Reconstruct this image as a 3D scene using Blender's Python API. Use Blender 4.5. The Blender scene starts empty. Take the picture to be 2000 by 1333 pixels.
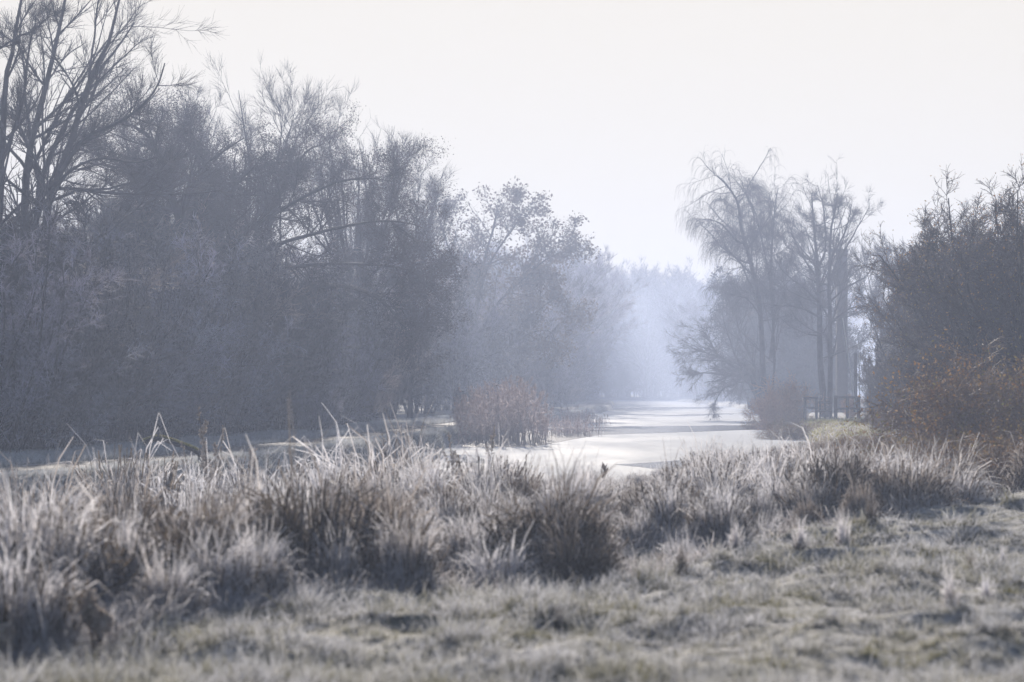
import bpy, math, random
import numpy as np
from mathutils import Vector, Matrix

# ------------------------------------------------------------------ camera, sky, sun, exposure
SC = bpy.context.scene
COL = SC.collection
F = 4722.0          # focal length in photo pixels (85 mm on a 36 mm sensor)
HZ = 765.0          # photo row of the horizon
CH = 1.9            # camera height above the ice
cam_d = bpy.data.cameras.new('camera')
cam = bpy.data.objects.new('camera', cam_d); COL.objects.link(cam)
cam.location = (0, 0, CH); cam.rotation_euler = (math.radians(90), 0, 0)
cam_d.lens = 85; cam_d.sensor_width = 36
cam_d.shift_y = (HZ - 666.5) / 2000
cam_d.clip_start = 0.1; cam_d.clip_end = 5000
cam_d.dof.use_dof = True; cam_d.dof.focus_distance = 92; cam_d.dof.aperture_fstop = 2.4
SC.camera = cam

SUN_EL, SUN_AZ = 17.0, -3.0           # azimuth from +Y, negative is to the left
w = bpy.data.worlds.new('World'); SC.world = w; w.use_nodes = True
nt = w.node_tree
sky = nt.nodes.new('ShaderNodeTexSky'); sky.sky_type = 'NISHITA'; sky.sun_disc = False
sky.sun_elevation = math.radians(SUN_EL); sky.sun_rotation = math.radians(SUN_AZ)
sky.air_density = 1.0; sky.dust_density = 1.6; sky.ozone_density = 2.8
nt.nodes['Background'].inputs[1].default_value = 0.046
veil = nt.nodes.new('ShaderNodeVectorMath'); veil.operation = 'MINIMUM'; veil.inputs[1].default_value = (15.2, 14.2, 12.6)   # thin high cloud evens out the glow
nt.links.new(sky.outputs[0], veil.inputs[0]); nt.links.new(veil.outputs[0], nt.nodes['Background'].inputs[0])
sun_d = bpy.data.lights.new('sun', 'SUN'); sun_d.energy = 5.0; sun_d.angle = math.radians(0.55)
sun_d.color = (1.0, 0.91, 0.80)
sun = bpy.data.objects.new('sun', sun_d); COL.objects.link(sun)
az, el = math.radians(SUN_AZ), math.radians(SUN_EL)
to_sun = Vector((math.sin(az) * math.cos(el), math.cos(az) * math.cos(el), math.sin(el)))
sun.rotation_euler = to_sun.to_track_quat('Z', 'Y').to_euler()
SC.view_settings.view_transform = 'Standard'; SC.view_settings.look = 'None'
SC.view_settings.gamma = 1.0; SC.view_settings.exposure = 0.36
SC.cycles.volume_bounces = 2; SC.cycles.max_bounces = 6
SC.cycles.diffuse_bounces = 3; SC.cycles.transmission_bounces = 4; SC.cycles.glossy_bounces = 2
SC.cycles.transparent_max_bounces = 8
SC.cycles.use_denoising = True
SC.cycles.denoiser = 'OPENIMAGEDENOISE'; SC.cycles.denoising_input_passes = 'RGB_ALBEDO_NORMAL'; SC.cycles.denoising_prefilter = 'ACCURATE'
SC.cycles.use_adaptive_sampling = False

R = np.random.default_rng(11)
HAZE_DENSITY = 0.0024

# ------------------------------------------------------------------ helpers
def P(px, py, D):
    "a point seen at photo pixel (px, py), D metres away"
    return np.array([(px - 1000) / F * D, D, CH - (py - HZ) / F * D])

def tag(o, label=None, cat=None, group=None, kind=None):
    if label: o['label'] = label
    if cat: o['category'] = cat
    if group: o['group'] = group
    if kind: o['kind'] = kind
    return o

def empty(name, loc=(0, 0, 0), rz=0.0, parent=None):
    o = bpy.data.objects.new(name, None); COL.objects.link(o)
    o.location = tuple(float(v) for v in loc); o.rotation_euler = (0, 0, rz)
    o.empty_display_size = 0.3
    if parent: o.parent = parent
    return o

def mesh_np(name, V, Q=None, T=None, mat=None, parent=None, attrs=None, smooth=False):
    V = np.asarray(V, np.float32).reshape(-1, 3)
    me = bpy.data.meshes.new(name)
    nq = 0 if Q is None else len(Q); ntri = 0 if T is None else len(T)
    me.vertices.add(len(V)); me.vertices.foreach_set('co', V.ravel())
    loops = np.concatenate(([np.asarray(Q, np.int32).ravel()] if nq else []) + ([np.asarray(T, np.int32).ravel()] if ntri else []))
    me.loops.add(len(loops)); me.loops.foreach_set('vertex_index', loops)
    tot = np.concatenate([np.full(nq, 4, np.int32), np.full(ntri, 3, np.int32)])
    st = np.concatenate([[0], np.cumsum(tot)[:-1]]).astype(np.int32)
    me.polygons.add(nq + ntri); me.polygons.foreach_set('loop_start', st); me.polygons.foreach_set('loop_total', tot)
    if smooth: me.polygons.foreach_set('use_smooth', np.ones(nq + ntri, bool))
    me.update(calc_edges=True)
    for k, a in (attrs or {}).items():
        at = me.attributes.new(k, 'FLOAT', 'POINT'); at.data.foreach_set('value', np.asarray(a, np.float32))
    if mat: me.materials.append(mat)
    o = bpy.data.objects.new(name, me); COL.objects.link(o)
    if parent: o.parent = parent
    return o

class Mesh:
    "collects vertices and faces for ONE mesh object"
    def __init__(s): s.V = []; s.Q = []; s.T = []; s.A = {}; s.n = 0
    def add(s, V, Q=None, T=None, **attrs):
        V = np.asarray(V, float).reshape(-1, 3)
        if Q is not None and len(Q): s.Q.append(np.asarray(Q) + s.n)
        if T is not None and len(T): s.T.append(np.asarray(T) + s.n)
        s.V.append(V); s.n += len(V)
        for k, a in attrs.items(): s.A.setdefault(k, []).append(np.asarray(a, float).ravel())
        return s
    def box(s, c, d, rz=0.0, ry=0.0, taper=1.0):
        x, y, z = [v / 2 for v in d]
        p = np.array([[sx * x * (taper if sz > 0 else 1), sy * y * (taper if sz > 0 else 1), sz * z] for sz in (-1, 1) for sy in (-1, 1) for sx in (-1, 1)])
        m = Matrix.Rotation(rz, 3, 'Z') @ Matrix.Rotation(ry, 3, 'Y')
        p = p @ np.array(m).T + np.array(c)
        return s.add(p, Q=[[0, 2, 3, 1], [4, 5, 7, 6], [0, 1, 5, 4], [2, 6, 7, 3], [0, 4, 6, 2], [1, 3, 7, 5]])
    def tubes(s, pts, rad, sides=3, t0=0.0, t1=1.0):
        V, Q, t, r = tube_arrays(pts, rad, sides)
        return s.add(V, Q=Q, t=t0 + (t1 - t0) * t, rnd=r)
    def build(s, name, mat, parent=None, smooth=False):
        at = {k: np.concatenate(v) for k, v in s.A.items() if sum(len(x) for x in v) == s.n}
        return mesh_np(name, np.concatenate(s.V), np.concatenate(s.Q) if s.Q else None,
                       np.concatenate(s.T) if s.T else None, mat, parent, at, smooth)

def norm(a): return a / np.maximum(np.linalg.norm(a, axis=-1, keepdims=True), 1e-9)

def tube_arrays(pts, rad, sides=3):
    pts = np.asarray(pts, float); rad = np.asarray(rad, float)
    N, K, _ = pts.shape
    tan = norm(np.gradient(pts, axis=1))
    ref = np.where(np.abs(tan[:, :1, 2:3]) > 0.9, np.array([1., 0, 0]), np.array([0., 0, 1.]))
    a = norm(np.cross(tan, ref)); b = np.cross(tan, a)
    ang = np.arange(sides) / sides * 2 * np.pi
    ring = pts[:, :, None] + rad[:, :, None, None] * (a[:, :, None] * np.cos(ang)[:, None] + b[:, :, None] * np.sin(ang)[:, None])
    idx = np.arange(N * K * sides).reshape(N, K, sides); nx = np.roll(idx, -1, axis=2)
    Q = np.stack([idx[:, :-1], nx[:, :-1], nx[:, 1:], idx[:, 1:]], -1).reshape(-1, 4)
    t = np.broadcast_to(np.linspace(0, 1, K)[None, :, None], (N, K, sides)).ravel()
    r = np.broadcast_to(R.random(N)[:, None, None], (N, K, sides)).ravel()
    return ring.reshape(-1, 3), Q, t, r

def ribbons(pts, wid, side):
    "flat tapering blades: pts (N,K,3), wid (N,K), side (N,3)"
    N, K, _ = pts.shape
    s = side[:, None, :] * wid[:, :, None] * 0.5
    V = np.stack([pts - s, pts + s], 2)
    idx = np.arange(N * K * 2).reshape(N, K, 2)
    Q = np.stack([idx[:, :-1, 0], idx[:, :-1, 1], idx[:, 1:, 1], idx[:, 1:, 0]], -1).reshape(-1, 4)
    t = np.broadcast_to(np.linspace(0, 1, K)[None, :, None], (N, K, 2)).ravel()
    r = np.broadcast_to(R.random(N)[:, None, None], (N, K, 2)).ravel()
    return V.reshape(-1, 3), Q, t, r

def resample(pts, n):
    pts = np.asarray(pts, float)
    p = np.vstack([2 * pts[0] - pts[1], pts, 2 * pts[-1] - pts[-2]])
    out = []
    for u in np.linspace(0, len(pts) - 1 - 1e-6, n):
        i = int(u); t = u - i; a, b, c, d = p[i:i + 4]
        out.append(0.5 * ((2 * b) + (-a + c) * t + (2 * a - 5 * b + 4 * c - d) * t * t + (-a + 3 * b - 3 * c + d) * t ** 3))
    return np.array(out)

def grow(start, d, length, nseg, wig, up, zero=None):
    "N wandering shoots; up may be one number or one per segment"
    N = len(start); pts = [start]; d = norm(d); step = (length / nseg)[:, None]
    p = start
    for k in range(nseg):
        u = up[k] if np.ndim(up) else up
        d = norm(d + R.normal(0, wig, (N, 3)) + np.array([0, 0, u]))
        p = p + d * step; pts.append(p)
    return np.stack(pts, 1)

def spawn(pp, pr, n, t0, t1, ang, asd, lf, rf, nseg, wig, up, lmin=0.0, rmin=0.003, shrink=0.6, bias=None):
    "children shoots from parent shoots pp (N,K,3), pr (N,K)"
    N, K, _ = pp.shape
    plen = np.linalg.norm(np.diff(pp, axis=1), axis=2).sum(1)
    i = np.repeat(np.arange(N), n); M = len(i)
    t = t0 + (t1 - t0) * R.random(M); u = t * (K - 1); k = np.minimum(u.astype(int), K - 2); f = (u - k)[:, None]
    st = pp[i, k] * (1 - f) + pp[i, k + 1] * f
    tan = norm(pp[i, k + 1] - pp[i, k]); rr = pr[i, k] * (1 - f[:, 0]) + pr[i, k + 1] * f[:, 0]
    rnd = R.normal(size=(M, 3))
    if bias is not None: rnd = rnd + np.array(bias)
    perp = norm(rnd - tan * (rnd * tan).sum(1, keepdims=True))
    a = np.radians(R.normal(ang, asd, M))[:, None]
    L = np.maximum(lf * plen[i] * (1 - shrink * t) * R.uniform(0.55, 1.25, M), lmin)
    q = grow(st, tan * np.cos(a) + perp * np.sin(a), L, nseg, wig, up)
    r0 = np.maximum(rr * rf, rmin)
    r = r0[:, None] * np.linspace(1, 0.35, nseg + 1)[None, :]
    return q, np.maximum(r, rmin * 0.5)

# smooth value noise for the terrain
_H = R.random((256, 256))
def vnoise(x, y, s, o=0):
    x = np.asarray(x) / s + 31.7 + o; y = np.asarray(y) / s + 17.3 + 2 * o
    i = np.floor(x).astype(int); j = np.floor(y).astype(int); fx = x - i; fy = y - j
    fx = fx * fx * (3 - 2 * fx); fy = fy * fy * (3 - 2 * fy)
    g = lambda a, b: _H[a % 256, b % 256]
    return (g(i, j) * (1 - fx) + g(i + 1, j) * fx) * (1 - fy) + (g(i, j + 1) * (1 - fx) + g(i + 1, j + 1) * fx) * fy - 0.5

def sm(a, b, x): t = np.clip((np.asarray(x, float) - a) / (b - a), 0, 1); return t * t * (3 - 2 * t)
def Lb(y):  # left (towpath) bank of the canal
    return np.interp(y, [-200, 0, 30, 43, 51, 62, 78, 90, 112, 150, 200, 256, 359, 460, 530, 560, 600, 1500], [-120, -26, -11.2, -7.0, -5.5, -4.1, -2.4, -1.6, 0.1, 3.4, 7.0, 10.5, 15.0, 17.5, 19.5, 45, 200, 900])
def Rb(y):  # right bank
    return np.interp(y, [-200, 0, 20, 30, 40, 48, 56, 64, 78, 90, 112, 150, 200, 256, 359, 460, 500, 520, 560, 1500], [-104, -14, -6.3, -2.6, 0.4, 3.2, 5.6, 7.4, 9.6, 10.9, 13.1, 16.5, 20.6, 24.4, 28.8, 31.5, 34, 60, 220, 930])
LX = [-60, -3.05, -2.0, -0.8, 0.9, 3.5, 7.2, 14, 60]; LY = [-12, 14.2, 16.8, 19.4, 20.6, 27.0, 33.5, 40, 80]
def lawn_edge(x): return np.interp(x, LX, LY)
def ground(x, y):
    x = np.asarray(x, float); y = np.asarray(y, float)
    wob = 0.7 * vnoise(x, y, 5.0, 6) + 0.4 * vnoise(x, y, 1.6, 8)
    dl = Lb(y) - x + wob * (y < 600); dr = x - Rb(y) + wob * (y < 600)
    z = np.full(np.broadcast(x, y).shape, -0.7)
    zl = 0.5 + 0.05 * vnoise(x, y, 3.0) + 0.05 * sm(3.6, 8, dl) - 0.02 * sm(0.7, 1.0, dl) * (1 - sm(2.7, 3.0, dl))
    z = np.where(dl > -0.3, -0.7 + (zl + 0.7) * sm(-0.3, 0.25, dl), z)
    lawn = sm(0.9, -0.3, y - lawn_edge(x))
    far = sm(45, 90, y)
    zr = 0.30 - 0.12 * (1 - lawn) + 0.2 * far + 0.16 * vnoise(x, y, 2.6) + 0.22 * vnoise(x, y, 0.9, 3) + 0.13 * vnoise(x, y, 0.36, 5) * (y < 60) + 0.16 * sm(0.0, 9.0, x) * lawn
    z = np.where(dr > -0.5, -0.7 + (zr + 0.7) * sm(-0.5, 0.7, dr), z)
    return z
def gz(x, y): return float(ground(np.array([x]), np.array([y]))[0])

# ------------------------------------------------------------------ materials
def material(name):
    m = bpy.data.materials.new(name); m.use_nodes = True
    return m, m.node_tree, m.node_tree.nodes['Principled BSDF']
def N(t, kind, **kw):
    n = t.nodes.new(kind)
    for k, v in kw.items():
        if k.startswith('i_'): n.inputs[int(k[2:]) if k[2:].isdigit() else k[2:].replace('_', ' ')].default_value = v
        else: setattr(n, k, v)
    return n
def rgb(c): return (c[0], c[1], c[2], 1)
def ramp(t, fac, stops):
    r = N(t, 'ShaderNodeValToRGB'); e = r.color_ramp.elements
    while len(e) < len(stops): e.new(0.5)
    for i, (p, c) in enumerate(stops): e[i].position = p; e[i].color = rgb(c)
    t.links.new(fac, r.inputs[0]); return r.outputs[0]
def noise(t, scale, detail=3, rough=0.6, vec=None):
    n = N(t, 'ShaderNodeTexNoise'); n.inputs['Scale'].default_value = scale; n.inputs['Detail'].default_value = detail; n.inputs['Roughness'].default_value = rough
    if vec is None: vec = N(t, 'ShaderNodeNewGeometry').outputs['Position']
    t.links.new(vec, n.inputs['Vector']); return n.outputs[0]
def mix(t, f, a, b):
    m = N(t, 'ShaderNodeMix', data_type='RGBA')
    for s, v in ((m.inputs[0], f), (m.inputs[6], a), (m.inputs[7], b)):
        if hasattr(v, 'is_linked'): t.links.new(v, s)
        else: s.default_value = v if np.ndim(v) == 0 else rgb(v)
    return m.outputs[2]
def maprange(t, v, a, b, c=0.0, d=1.0):
    n = N(t, 'ShaderNodeMapRange'); t.links.new(v, n.inputs[0])
    for k, x in enumerate((a, b, c, d)): n.inputs[k + 1].default_value = x
    return n.outputs[0]

def twig_mat(name, bark, frost, amount, rough=0.55, scale=1.5):
    "bark whose upper side carries rime: amount 0..1"
    m, t, b = material(name)
    g = N(t, 'ShaderNodeNewGeometry'); sx = N(t, 'ShaderNodeSeparateXYZ'); t.links.new(g.outputs['Normal'], sx.inputs[0])
    up = maprange(t, sx.outputs[2], -0.5, 0.9)
    nz = maprange(t, noise(t, scale, 3), 0.38, 0.62)
    f = N(t, 'ShaderNodeMath', operation='MULTIPLY'); t.links.new(up, f.inputs[0]); t.links.new(nz, f.inputs[1])
    f2 = N(t, 'ShaderNodeMath', operation='MULTIPLY'); t.links.new(f.outputs[0], f2.inputs[0]); f2.inputs[1].default_value = amount * 1.6; f2.use_clamp = True
    dark = [c * 0.6 for c in bark]
    base = ramp(t, noise(t, scale * 4, 2), [(0.35, dark), (0.65, bark)])
    t.links.new(mix(t, f2.outputs[0], base, frost), b.inputs['Base Color'])
    b.inputs['Roughness'].default_value = rough + 0.25; b.inputs['Specular IOR Level'].default_value = 0.35
    return m
def blade_mat(name, stops, patch=None, patch_scale=0.8, transl=0.45, sat=None):
    "grass: colour runs from root to frosted tip (attribute t), varies per blade (rnd) and in patches"
    m, t, b = material(name)
    a = N(t, 'ShaderNodeAttribute', attribute_name='t'); r = N(t, 'ShaderNodeAttribute', attribute_name='rnd')
    s = N(t, 'ShaderNodeMath', operation='MULTIPLY_ADD'); t.links.new(r.outputs['Fac'], s.inputs[0]); s.inputs[1].default_value = 0.45
    t.links.new(a.outputs['Fac'], s.inputs[2])
    s2 = N(t, 'ShaderNodeMath', operation='SUBTRACT'); t.links.new(s.outputs[0], s2.inputs[0]); s2.inputs[1].default_value = 0.22
    c = ramp(t, s2.outputs[0], stops)
    if patch:
        f = maprange(t, noise(t, patch_scale, 4, 0.65), 0.46, 0.66)
        f3 = N(t, 'ShaderNodeMath', operation='MULTIPLY'); t.links.new(f, f3.inputs[0]); f3.inputs[1].default_value = patch[1]
        c = mix(t, f3.outputs[0], c, patch[0])
    t.links.new(c, b.inputs['Base Color']); b.inputs['Roughness'].default_value = 0.75; b.inputs['Specular IOR Level'].default_value = 0.25
    tr = N(t, 'ShaderNodeBsdfTranslucent'); t.links.new(c, tr.inputs[0])
    mx = N(t, 'ShaderNodeMixShader'); mx.inputs[0].default_value = transl
    t.links.new(b.outputs[0], mx.inputs[1]); t.links.new(tr.outputs[0], mx.inputs[2])
    t.links.new(mx.outputs[0], t.nodes['Material Output'].inputs[0])
    return m
def plain(name, col, rough=0.7, var=0.25, scale=6, metal=0.0):
    m, t, b = material(name)
    c = ramp(t, noise(t, scale, 4), [(0.3, [v * (1 - var) for v in col]), (0.7, [min(1, v * (1 + var)) for v in col])])
    t.links.new(c, b.inputs['Base Color']); b.inputs['Roughness'].default_value = rough; b.inputs['Metallic'].default_value = metal
    return m

M = {}
M['bark'] = twig_mat('dark_bark', (0.035, 0.03, 0.03), (0.38, 0.38, 0.44), 0.22)
M['bare'] = twig_mat('bare_twigs', (0.035, 0.028, 0.03), (0.38, 0.37, 0.42), 0.2, 0.45)
M['rime'] = twig_mat('rimed_twigs', (0.038, 0.031, 0.036), (0.80, 0.74, 0.88), 1.5, 0.45, 0.5)
M['hoar'] = twig_mat('hoar_twigs', (0.20, 0.17, 0.18), (0.88, 0.85, 0.93), 2.0, 0.45, 0.6)
M['rime2'] = twig_mat('rimed_brown_twigs', (0.075, 0.05, 0.04), (0.70, 0.58, 0.58), 1.0, 0.4, 0.7)
M['berry'] = twig_mat('thorny_twigs', (0.05, 0.036, 0.034), (0.40, 0.38, 0.42), 0.3, 0.42, 1.5)
M['bramble'] = twig_mat('bramble_stems', (0.22, 0.12, 0.06), (0.55, 0.47, 0.42), 0.45, 0.35, 1.8)
M['rust'] = twig_mat('rust_shrub', (0.48, 0.26, 0.14), (0.6, 0.48, 0.4), 0.4, 0.5, 2.0)
M['leaf_dark'] = blade_mat('seed_clusters', [(0.1, (0.03, 0.027, 0.03)), (0.9, (0.09, 0.08, 0.09))], transl=0.25)
M['leaf_dead'] = blade_mat('dead_leaves', [(0.1, (0.10, 0.07, 0.05)), (0.9, (0.20, 0.16, 0.13))], transl=0.4)
M['leaf_br'] = blade_mat('bramble_leaves', [(0.0, (0.20, 0.07, 0.025)), (0.5, (0.32, 0.17, 0.05)), (1.0, (0.58, 0.44, 0.30))], ((0.15, 0.16, 0.035), 0.9), 0.9, transl=0.45)
M['tus'] = blade_mat('frosted_sedge', [(0.0, (0.035, 0.028, 0.022)), (0.17, (0.09, 0.072, 0.058)), (0.34, (0.50, 0.47, 0.48)), (0.6, (0.84, 0.83, 0.88)), (1.0, (0.93, 0.93, 0.99))], ((0.34, 0.27, 0.19), 0.45), 0.9, 0.58)
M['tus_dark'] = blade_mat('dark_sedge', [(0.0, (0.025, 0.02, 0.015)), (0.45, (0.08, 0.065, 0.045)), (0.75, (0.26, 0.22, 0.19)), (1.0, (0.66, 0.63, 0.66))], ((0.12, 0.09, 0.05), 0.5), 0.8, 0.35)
M['tus_tan'] = blade_mat('straw_sedge', [(0.0, (0.05, 0.04, 0.028)), (0.3, (0.15, 0.115, 0.085)), (0.6, (0.46, 0.40, 0.36)), (1.0, (0.84, 0.80, 0.82))], ((0.24, 0.18, 0.12), 0.45), 0.9, 0.45)
M['lawn'] = blade_mat('frosted_lawn_blades', [(0.0, (0.05, 0.05, 0.03)), (0.28, (0.19, 0.18, 0.13)), (0.52, (0.68, 0.67, 0.70)), (1.0, (0.93, 0.94, 0.99))], ((0.24, 0.22, 0.06), 0.85), 1.6, 0.4)
M['mossy'] = blade_mat('green_bank_blades', [(0.0, (0.10, 0.12, 0.02)), (0.4, (0.38, 0.37, 0.08)), (1.0, (0.62, 0.60, 0.28))], ((0.34, 0.20, 0.08), 0.6), 0.7, 0.5)
M['reed'] = blade_mat('dry_reed', [(0.0, (0.26, 0.21, 0.20)), (0.5, (0.52, 0.44, 0.44)), (1.0, (0.80, 0.73, 0.75))], transl=0.55)
M['verge'] = blade_mat('frosted_verge', [(0.0, (0.14, 0.14, 0.11)), (0.4, (0.50, 0.51, 0.52)), (1.0, (0.86, 0.88, 0.92))], ((0.30, 0.30, 0.20), 0.5), 1.6, 0.4)
M['plume'] = blade_mat('reed_plumes', [(0.0, (0.45, 0.36, 0.34)), (1.0, (0.75, 0.66, 0.65))], transl=0.5)
M['weed'] = blade_mat('dead_weed', [(0.0, (0.12, 0.08, 0.06)), (1.0, (0.26, 0.19, 0.14))], transl=0.1)
M['seed'] = blade_mat('frosted_seed_head', [(0.0, (0.45, 0.36, 0.28)), (1.0, (0.8, 0.72, 0.66))], transl=0.2)
M['timber'] = plain('weathered_timber', (0.06, 0.055, 0.055), 0.85, 0.3, 9)
M['shedwood'] = plain('grey_boards', (0.14, 0.135, 0.135), 0.9, 0.25, 4)
M['brick'] = plain('sooty_brick', (0.055, 0.045, 0.045), 0.9, 0.3, 3)
M['metal'] = plain('galvanised_metal', (0.6, 0.6, 0.6), 0.45, 0.15, 12, 0.8)
M['panel'] = plain('stained_pale_panel', (0.30, 0.27, 0.24), 0.6, 0.35, 3)
M['roofmetal'] = plain('rusty_roof_sheet', (0.5, 0.44, 0.38), 0.55, 0.45, 4, 0.3)
M['slate'] = plain('dark_slate', (0.09, 0.09, 0.10), 0.95, 0.3, 5)
M['glass'] = plain('dark_glass', (0.03, 0.035, 0.04), 0.1, 0.1, 5)

def ground_mat():
    m, t, b = material('frosted_turf')
    n1 = noise(t, 0.9, 6, 0.7); n2 = noise(t, 9.0, 4, 0.7)
    a = N(t, 'ShaderNodeMath', operation='ADD'); t.links.new(n1, a.inputs[0]); t.links.new(n2, a.inputs[1])
    h = N(t, 'ShaderNodeMath', operation='MULTIPLY'); t.links.new(a.outputs[0], h.inputs[0]); h.inputs[1].default_value = 0.5
    c = ramp(t, h.outputs[0], [(0.36, (0.09, 0.085, 0.05)), (0.46, (0.20, 0.19, 0.15)), (0.54, (0.42, 0.41, 0.40)), (0.64, (0.62, 0.62, 0.64))])
    t.links.new(c, b.inputs['Base Color']); b.inputs['Roughness'].default_value = 0.85
    bp = N(t, 'ShaderNodeBump'); bp.inputs['Strength'].default_value = 0.8; bp.inputs['Distance'].default_value = 0.05
    t.links.new(noise(t, 14, 5, 0.75), bp.inputs['Height']); t.links.new(bp.outputs[0], b.inputs['Normal'])
    return m
def ice_mat():
    m, t, b = material('frosted_ice')
    g = N(t, 'ShaderNodeNewGeometry'); mp = N(t, 'ShaderNodeMapping'); mp.inputs['Scale'].default_value = (0.25, 0.05, 1)
    t.links.new(g.outputs['Position'], mp.inputs[0])
    n1 = noise(t, 1.0, 5, 0.65, mp.outputs[0])
    c = ramp(t, n1, [(0.32, (0.30, 0.33, 0.38)), (0.45, (0.42, 0.45, 0.50)), (0.7, (0.50, 0.525, 0.57))])
    t.links.new(c, b.inputs['Base Color'])
    t.links.new(ramp(t, n1, [(0.3, (0.55,) * 3), (0.6, (0.80,) * 3)]), b.inputs['Roughness'])
    bp = N(t, 'ShaderNodeBump'); bp.inputs['Strength'].default_value = 0.12; bp.inputs['Distance'].default_value = 0.02
    t.links.new(noise(t, 1.5, 4, 0.6), bp.inputs['Height']); t.links.new(bp.outputs[0], b.inputs['Normal'])
    b.inputs['Specular IOR Level'].default_value = 0.10
    df = N(t, 'ShaderNodeBsdfDiffuse'); t.links.new(ramp(t, n1, [(0.32, (0.55, 0.58, 0.64)), (0.46, (0.74, 0.77, 0.82)), (0.7, (0.80, 0.82, 0.86))]), df.inputs[0])
    mx = N(t, 'ShaderNodeMixShader'); mx.inputs[0].default_value = 0.56; t.links.new(b.outputs[0], mx.inputs[1]); t.links.new(df.outputs[0], mx.inputs[2])
    t.links.new(mx.outputs[0], t.nodes['Material Output'].inputs[0])
    return m
def ice_shadow_mat():  # dark tone of tree shadow painted into the colour of the ice bands
    m, t, b = material('ice_shadow_tone')
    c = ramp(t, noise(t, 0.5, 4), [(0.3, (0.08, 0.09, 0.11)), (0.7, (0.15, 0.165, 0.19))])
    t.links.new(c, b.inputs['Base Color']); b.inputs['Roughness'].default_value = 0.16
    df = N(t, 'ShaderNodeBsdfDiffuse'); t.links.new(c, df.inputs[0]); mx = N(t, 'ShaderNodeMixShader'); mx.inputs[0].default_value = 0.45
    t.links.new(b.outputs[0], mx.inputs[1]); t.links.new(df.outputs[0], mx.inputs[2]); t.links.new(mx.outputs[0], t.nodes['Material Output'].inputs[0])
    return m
M['ground'] = ground_mat(); M['ice'] = ice_mat(); M['clear'] = ice_shadow_mat()  # 'clear' holds the painted shadow tone of the bands
M['path'] = plain('damp_gravel_path', (0.10, 0.085, 0.075), 0.85, 0.35, 5)

# ------------------------------------------------------------------ the setting
def axis(parts):
    out = []
    for a, b, n, geo in parts:
        out.append(np.linspace(a, b, n, endpoint=False) if not geo else np.sign(a) * np.geomspace(abs(a), abs(b), n, endpoint=False))
    return np.concatenate(out)
def build_ground():
    xs = axis([(-1400, -40, 26, 1), (-40, -12, 100, 0), (-12, 14, 340, 0), (14, 42, 90, 0), (42, 1400, 26, 1)]); xs = np.append(xs, 1400)
    ys = axis([(-300, 0, 30, 0), (0, 10, 30, 0), (10, 36, 370, 0), (36, 130, 260, 0), (130, 1600, 90, 1)]); ys = np.append(ys, 1600)
    X, Y = np.meshgrid(xs, ys); Z = ground(X, Y)
    n, m = X.shape; idx = np.arange(n * m).reshape(n, m)
    Q = np.stack([idx[:-1, :-1], idx[:-1, 1:], idx[1:, 1:], idx[1:, :-1]], -1).reshape(-1, 4)
    tag(mesh_np('ground', np.stack([X, Y, Z], -1), Q, mat=M['ground'], smooth=True), kind='structure')
build_ground()

def strip(name, left, right, ys, z, mat):
    V = []
    for y, a, b in zip(ys, left, right):
        for k in range(5):
            x = a + (b - a) * k / 4; V.append((x, y, z if np.isscalar(z) else z(x, y)))
    n = len(ys); idx = np.arange(n * 5).reshape(n, 5)
    Q = np.stack([idx[:-1, :-1], idx[:-1, 1:], idx[1:, 1:], idx[1:, :-1]], -1).reshape(-1, 4)
    return tag(mesh_np(name, V, Q, mat=mat, smooth=True), kind='structure')
ys = np.concatenate([np.arange(-150, 10, 8), np.arange(10, 200, 1.5), np.arange(200, 1500, 15)])
strip('frozen_canal', Lb(ys) - 0.6, Rb(ys) + 1.0, ys, 0.0, M['ice'])
ys = np.arange(10, 420, 0.8)
strip('towpath', Lb(ys) - 2.75 + 0.12 * np.sin(ys * .3), Lb(ys) - 0.95 + 0.1 * np.sin(ys * .4 + 1), ys, lambda x, y: gz(x, y) + 0.012, M['path'])

def ice_shadow_band(pix, name='painted_shadow_band'):
    "tree-shadow band painted as a dark sheet on the frosted ice, outlined on the canal surface"
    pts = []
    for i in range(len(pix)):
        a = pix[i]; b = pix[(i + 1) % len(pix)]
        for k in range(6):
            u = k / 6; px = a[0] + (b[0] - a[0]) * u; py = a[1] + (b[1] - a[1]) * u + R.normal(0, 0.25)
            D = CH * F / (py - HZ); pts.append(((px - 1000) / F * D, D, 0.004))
    me = bpy.data.meshes.new(name); me.from_pydata(pts, [], [list(range(len(pts)))]); me.materials.append(M['clear'])  # 'clear' is the painted tree-shadow tone
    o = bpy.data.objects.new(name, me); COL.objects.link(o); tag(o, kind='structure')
ice_shadow_band([(900, 874), (1040, 873), (1170, 850), (1330, 845), (1490, 839), (1540, 834), (1480, 831), (1330, 832), (1170, 835), (1050, 842), (930, 850)])
ice_shadow_band([(1180, 803), (1300, 800.5), (1420, 797.5), (1400, 795), (1260, 796), (1200, 798)])
ice_shadow_band([(1270, 813.5), (1350, 813), (1430, 809.5), (1440, 808), (1340, 810)])
ice_shadow_band([(1200, 908), (1300, 902), (1400, 893), (1500, 880), (1520, 890), (1420, 905), (1300, 918)])

# haze: one box of even air round camera and scene
def haze():
    m = bpy.data.materials.new('haze_air'); m.use_nodes = True; t = m.node_tree; t.nodes.clear()
    v = t.nodes.new('ShaderNodeVolumePrincipled'); v.inputs['Color'].default_value = (0.63, 0.735, 1.0, 1)
    v.inputs['Density'].default_value = HAZE_DENSITY; v.inputs['Anisotropy'].default_value = 0.33
    o = t.nodes.new('ShaderNodeOutputMaterial'); t.links.new(v.outputs[0], o.inputs['Volume'])
    b = Mesh().box((0, 655, 9.6), (2850, 1950, 22.6))
    tag(b.build('haze', m), 'pale blue frost mist hanging over the canal', kind='stuff')
haze()

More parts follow.
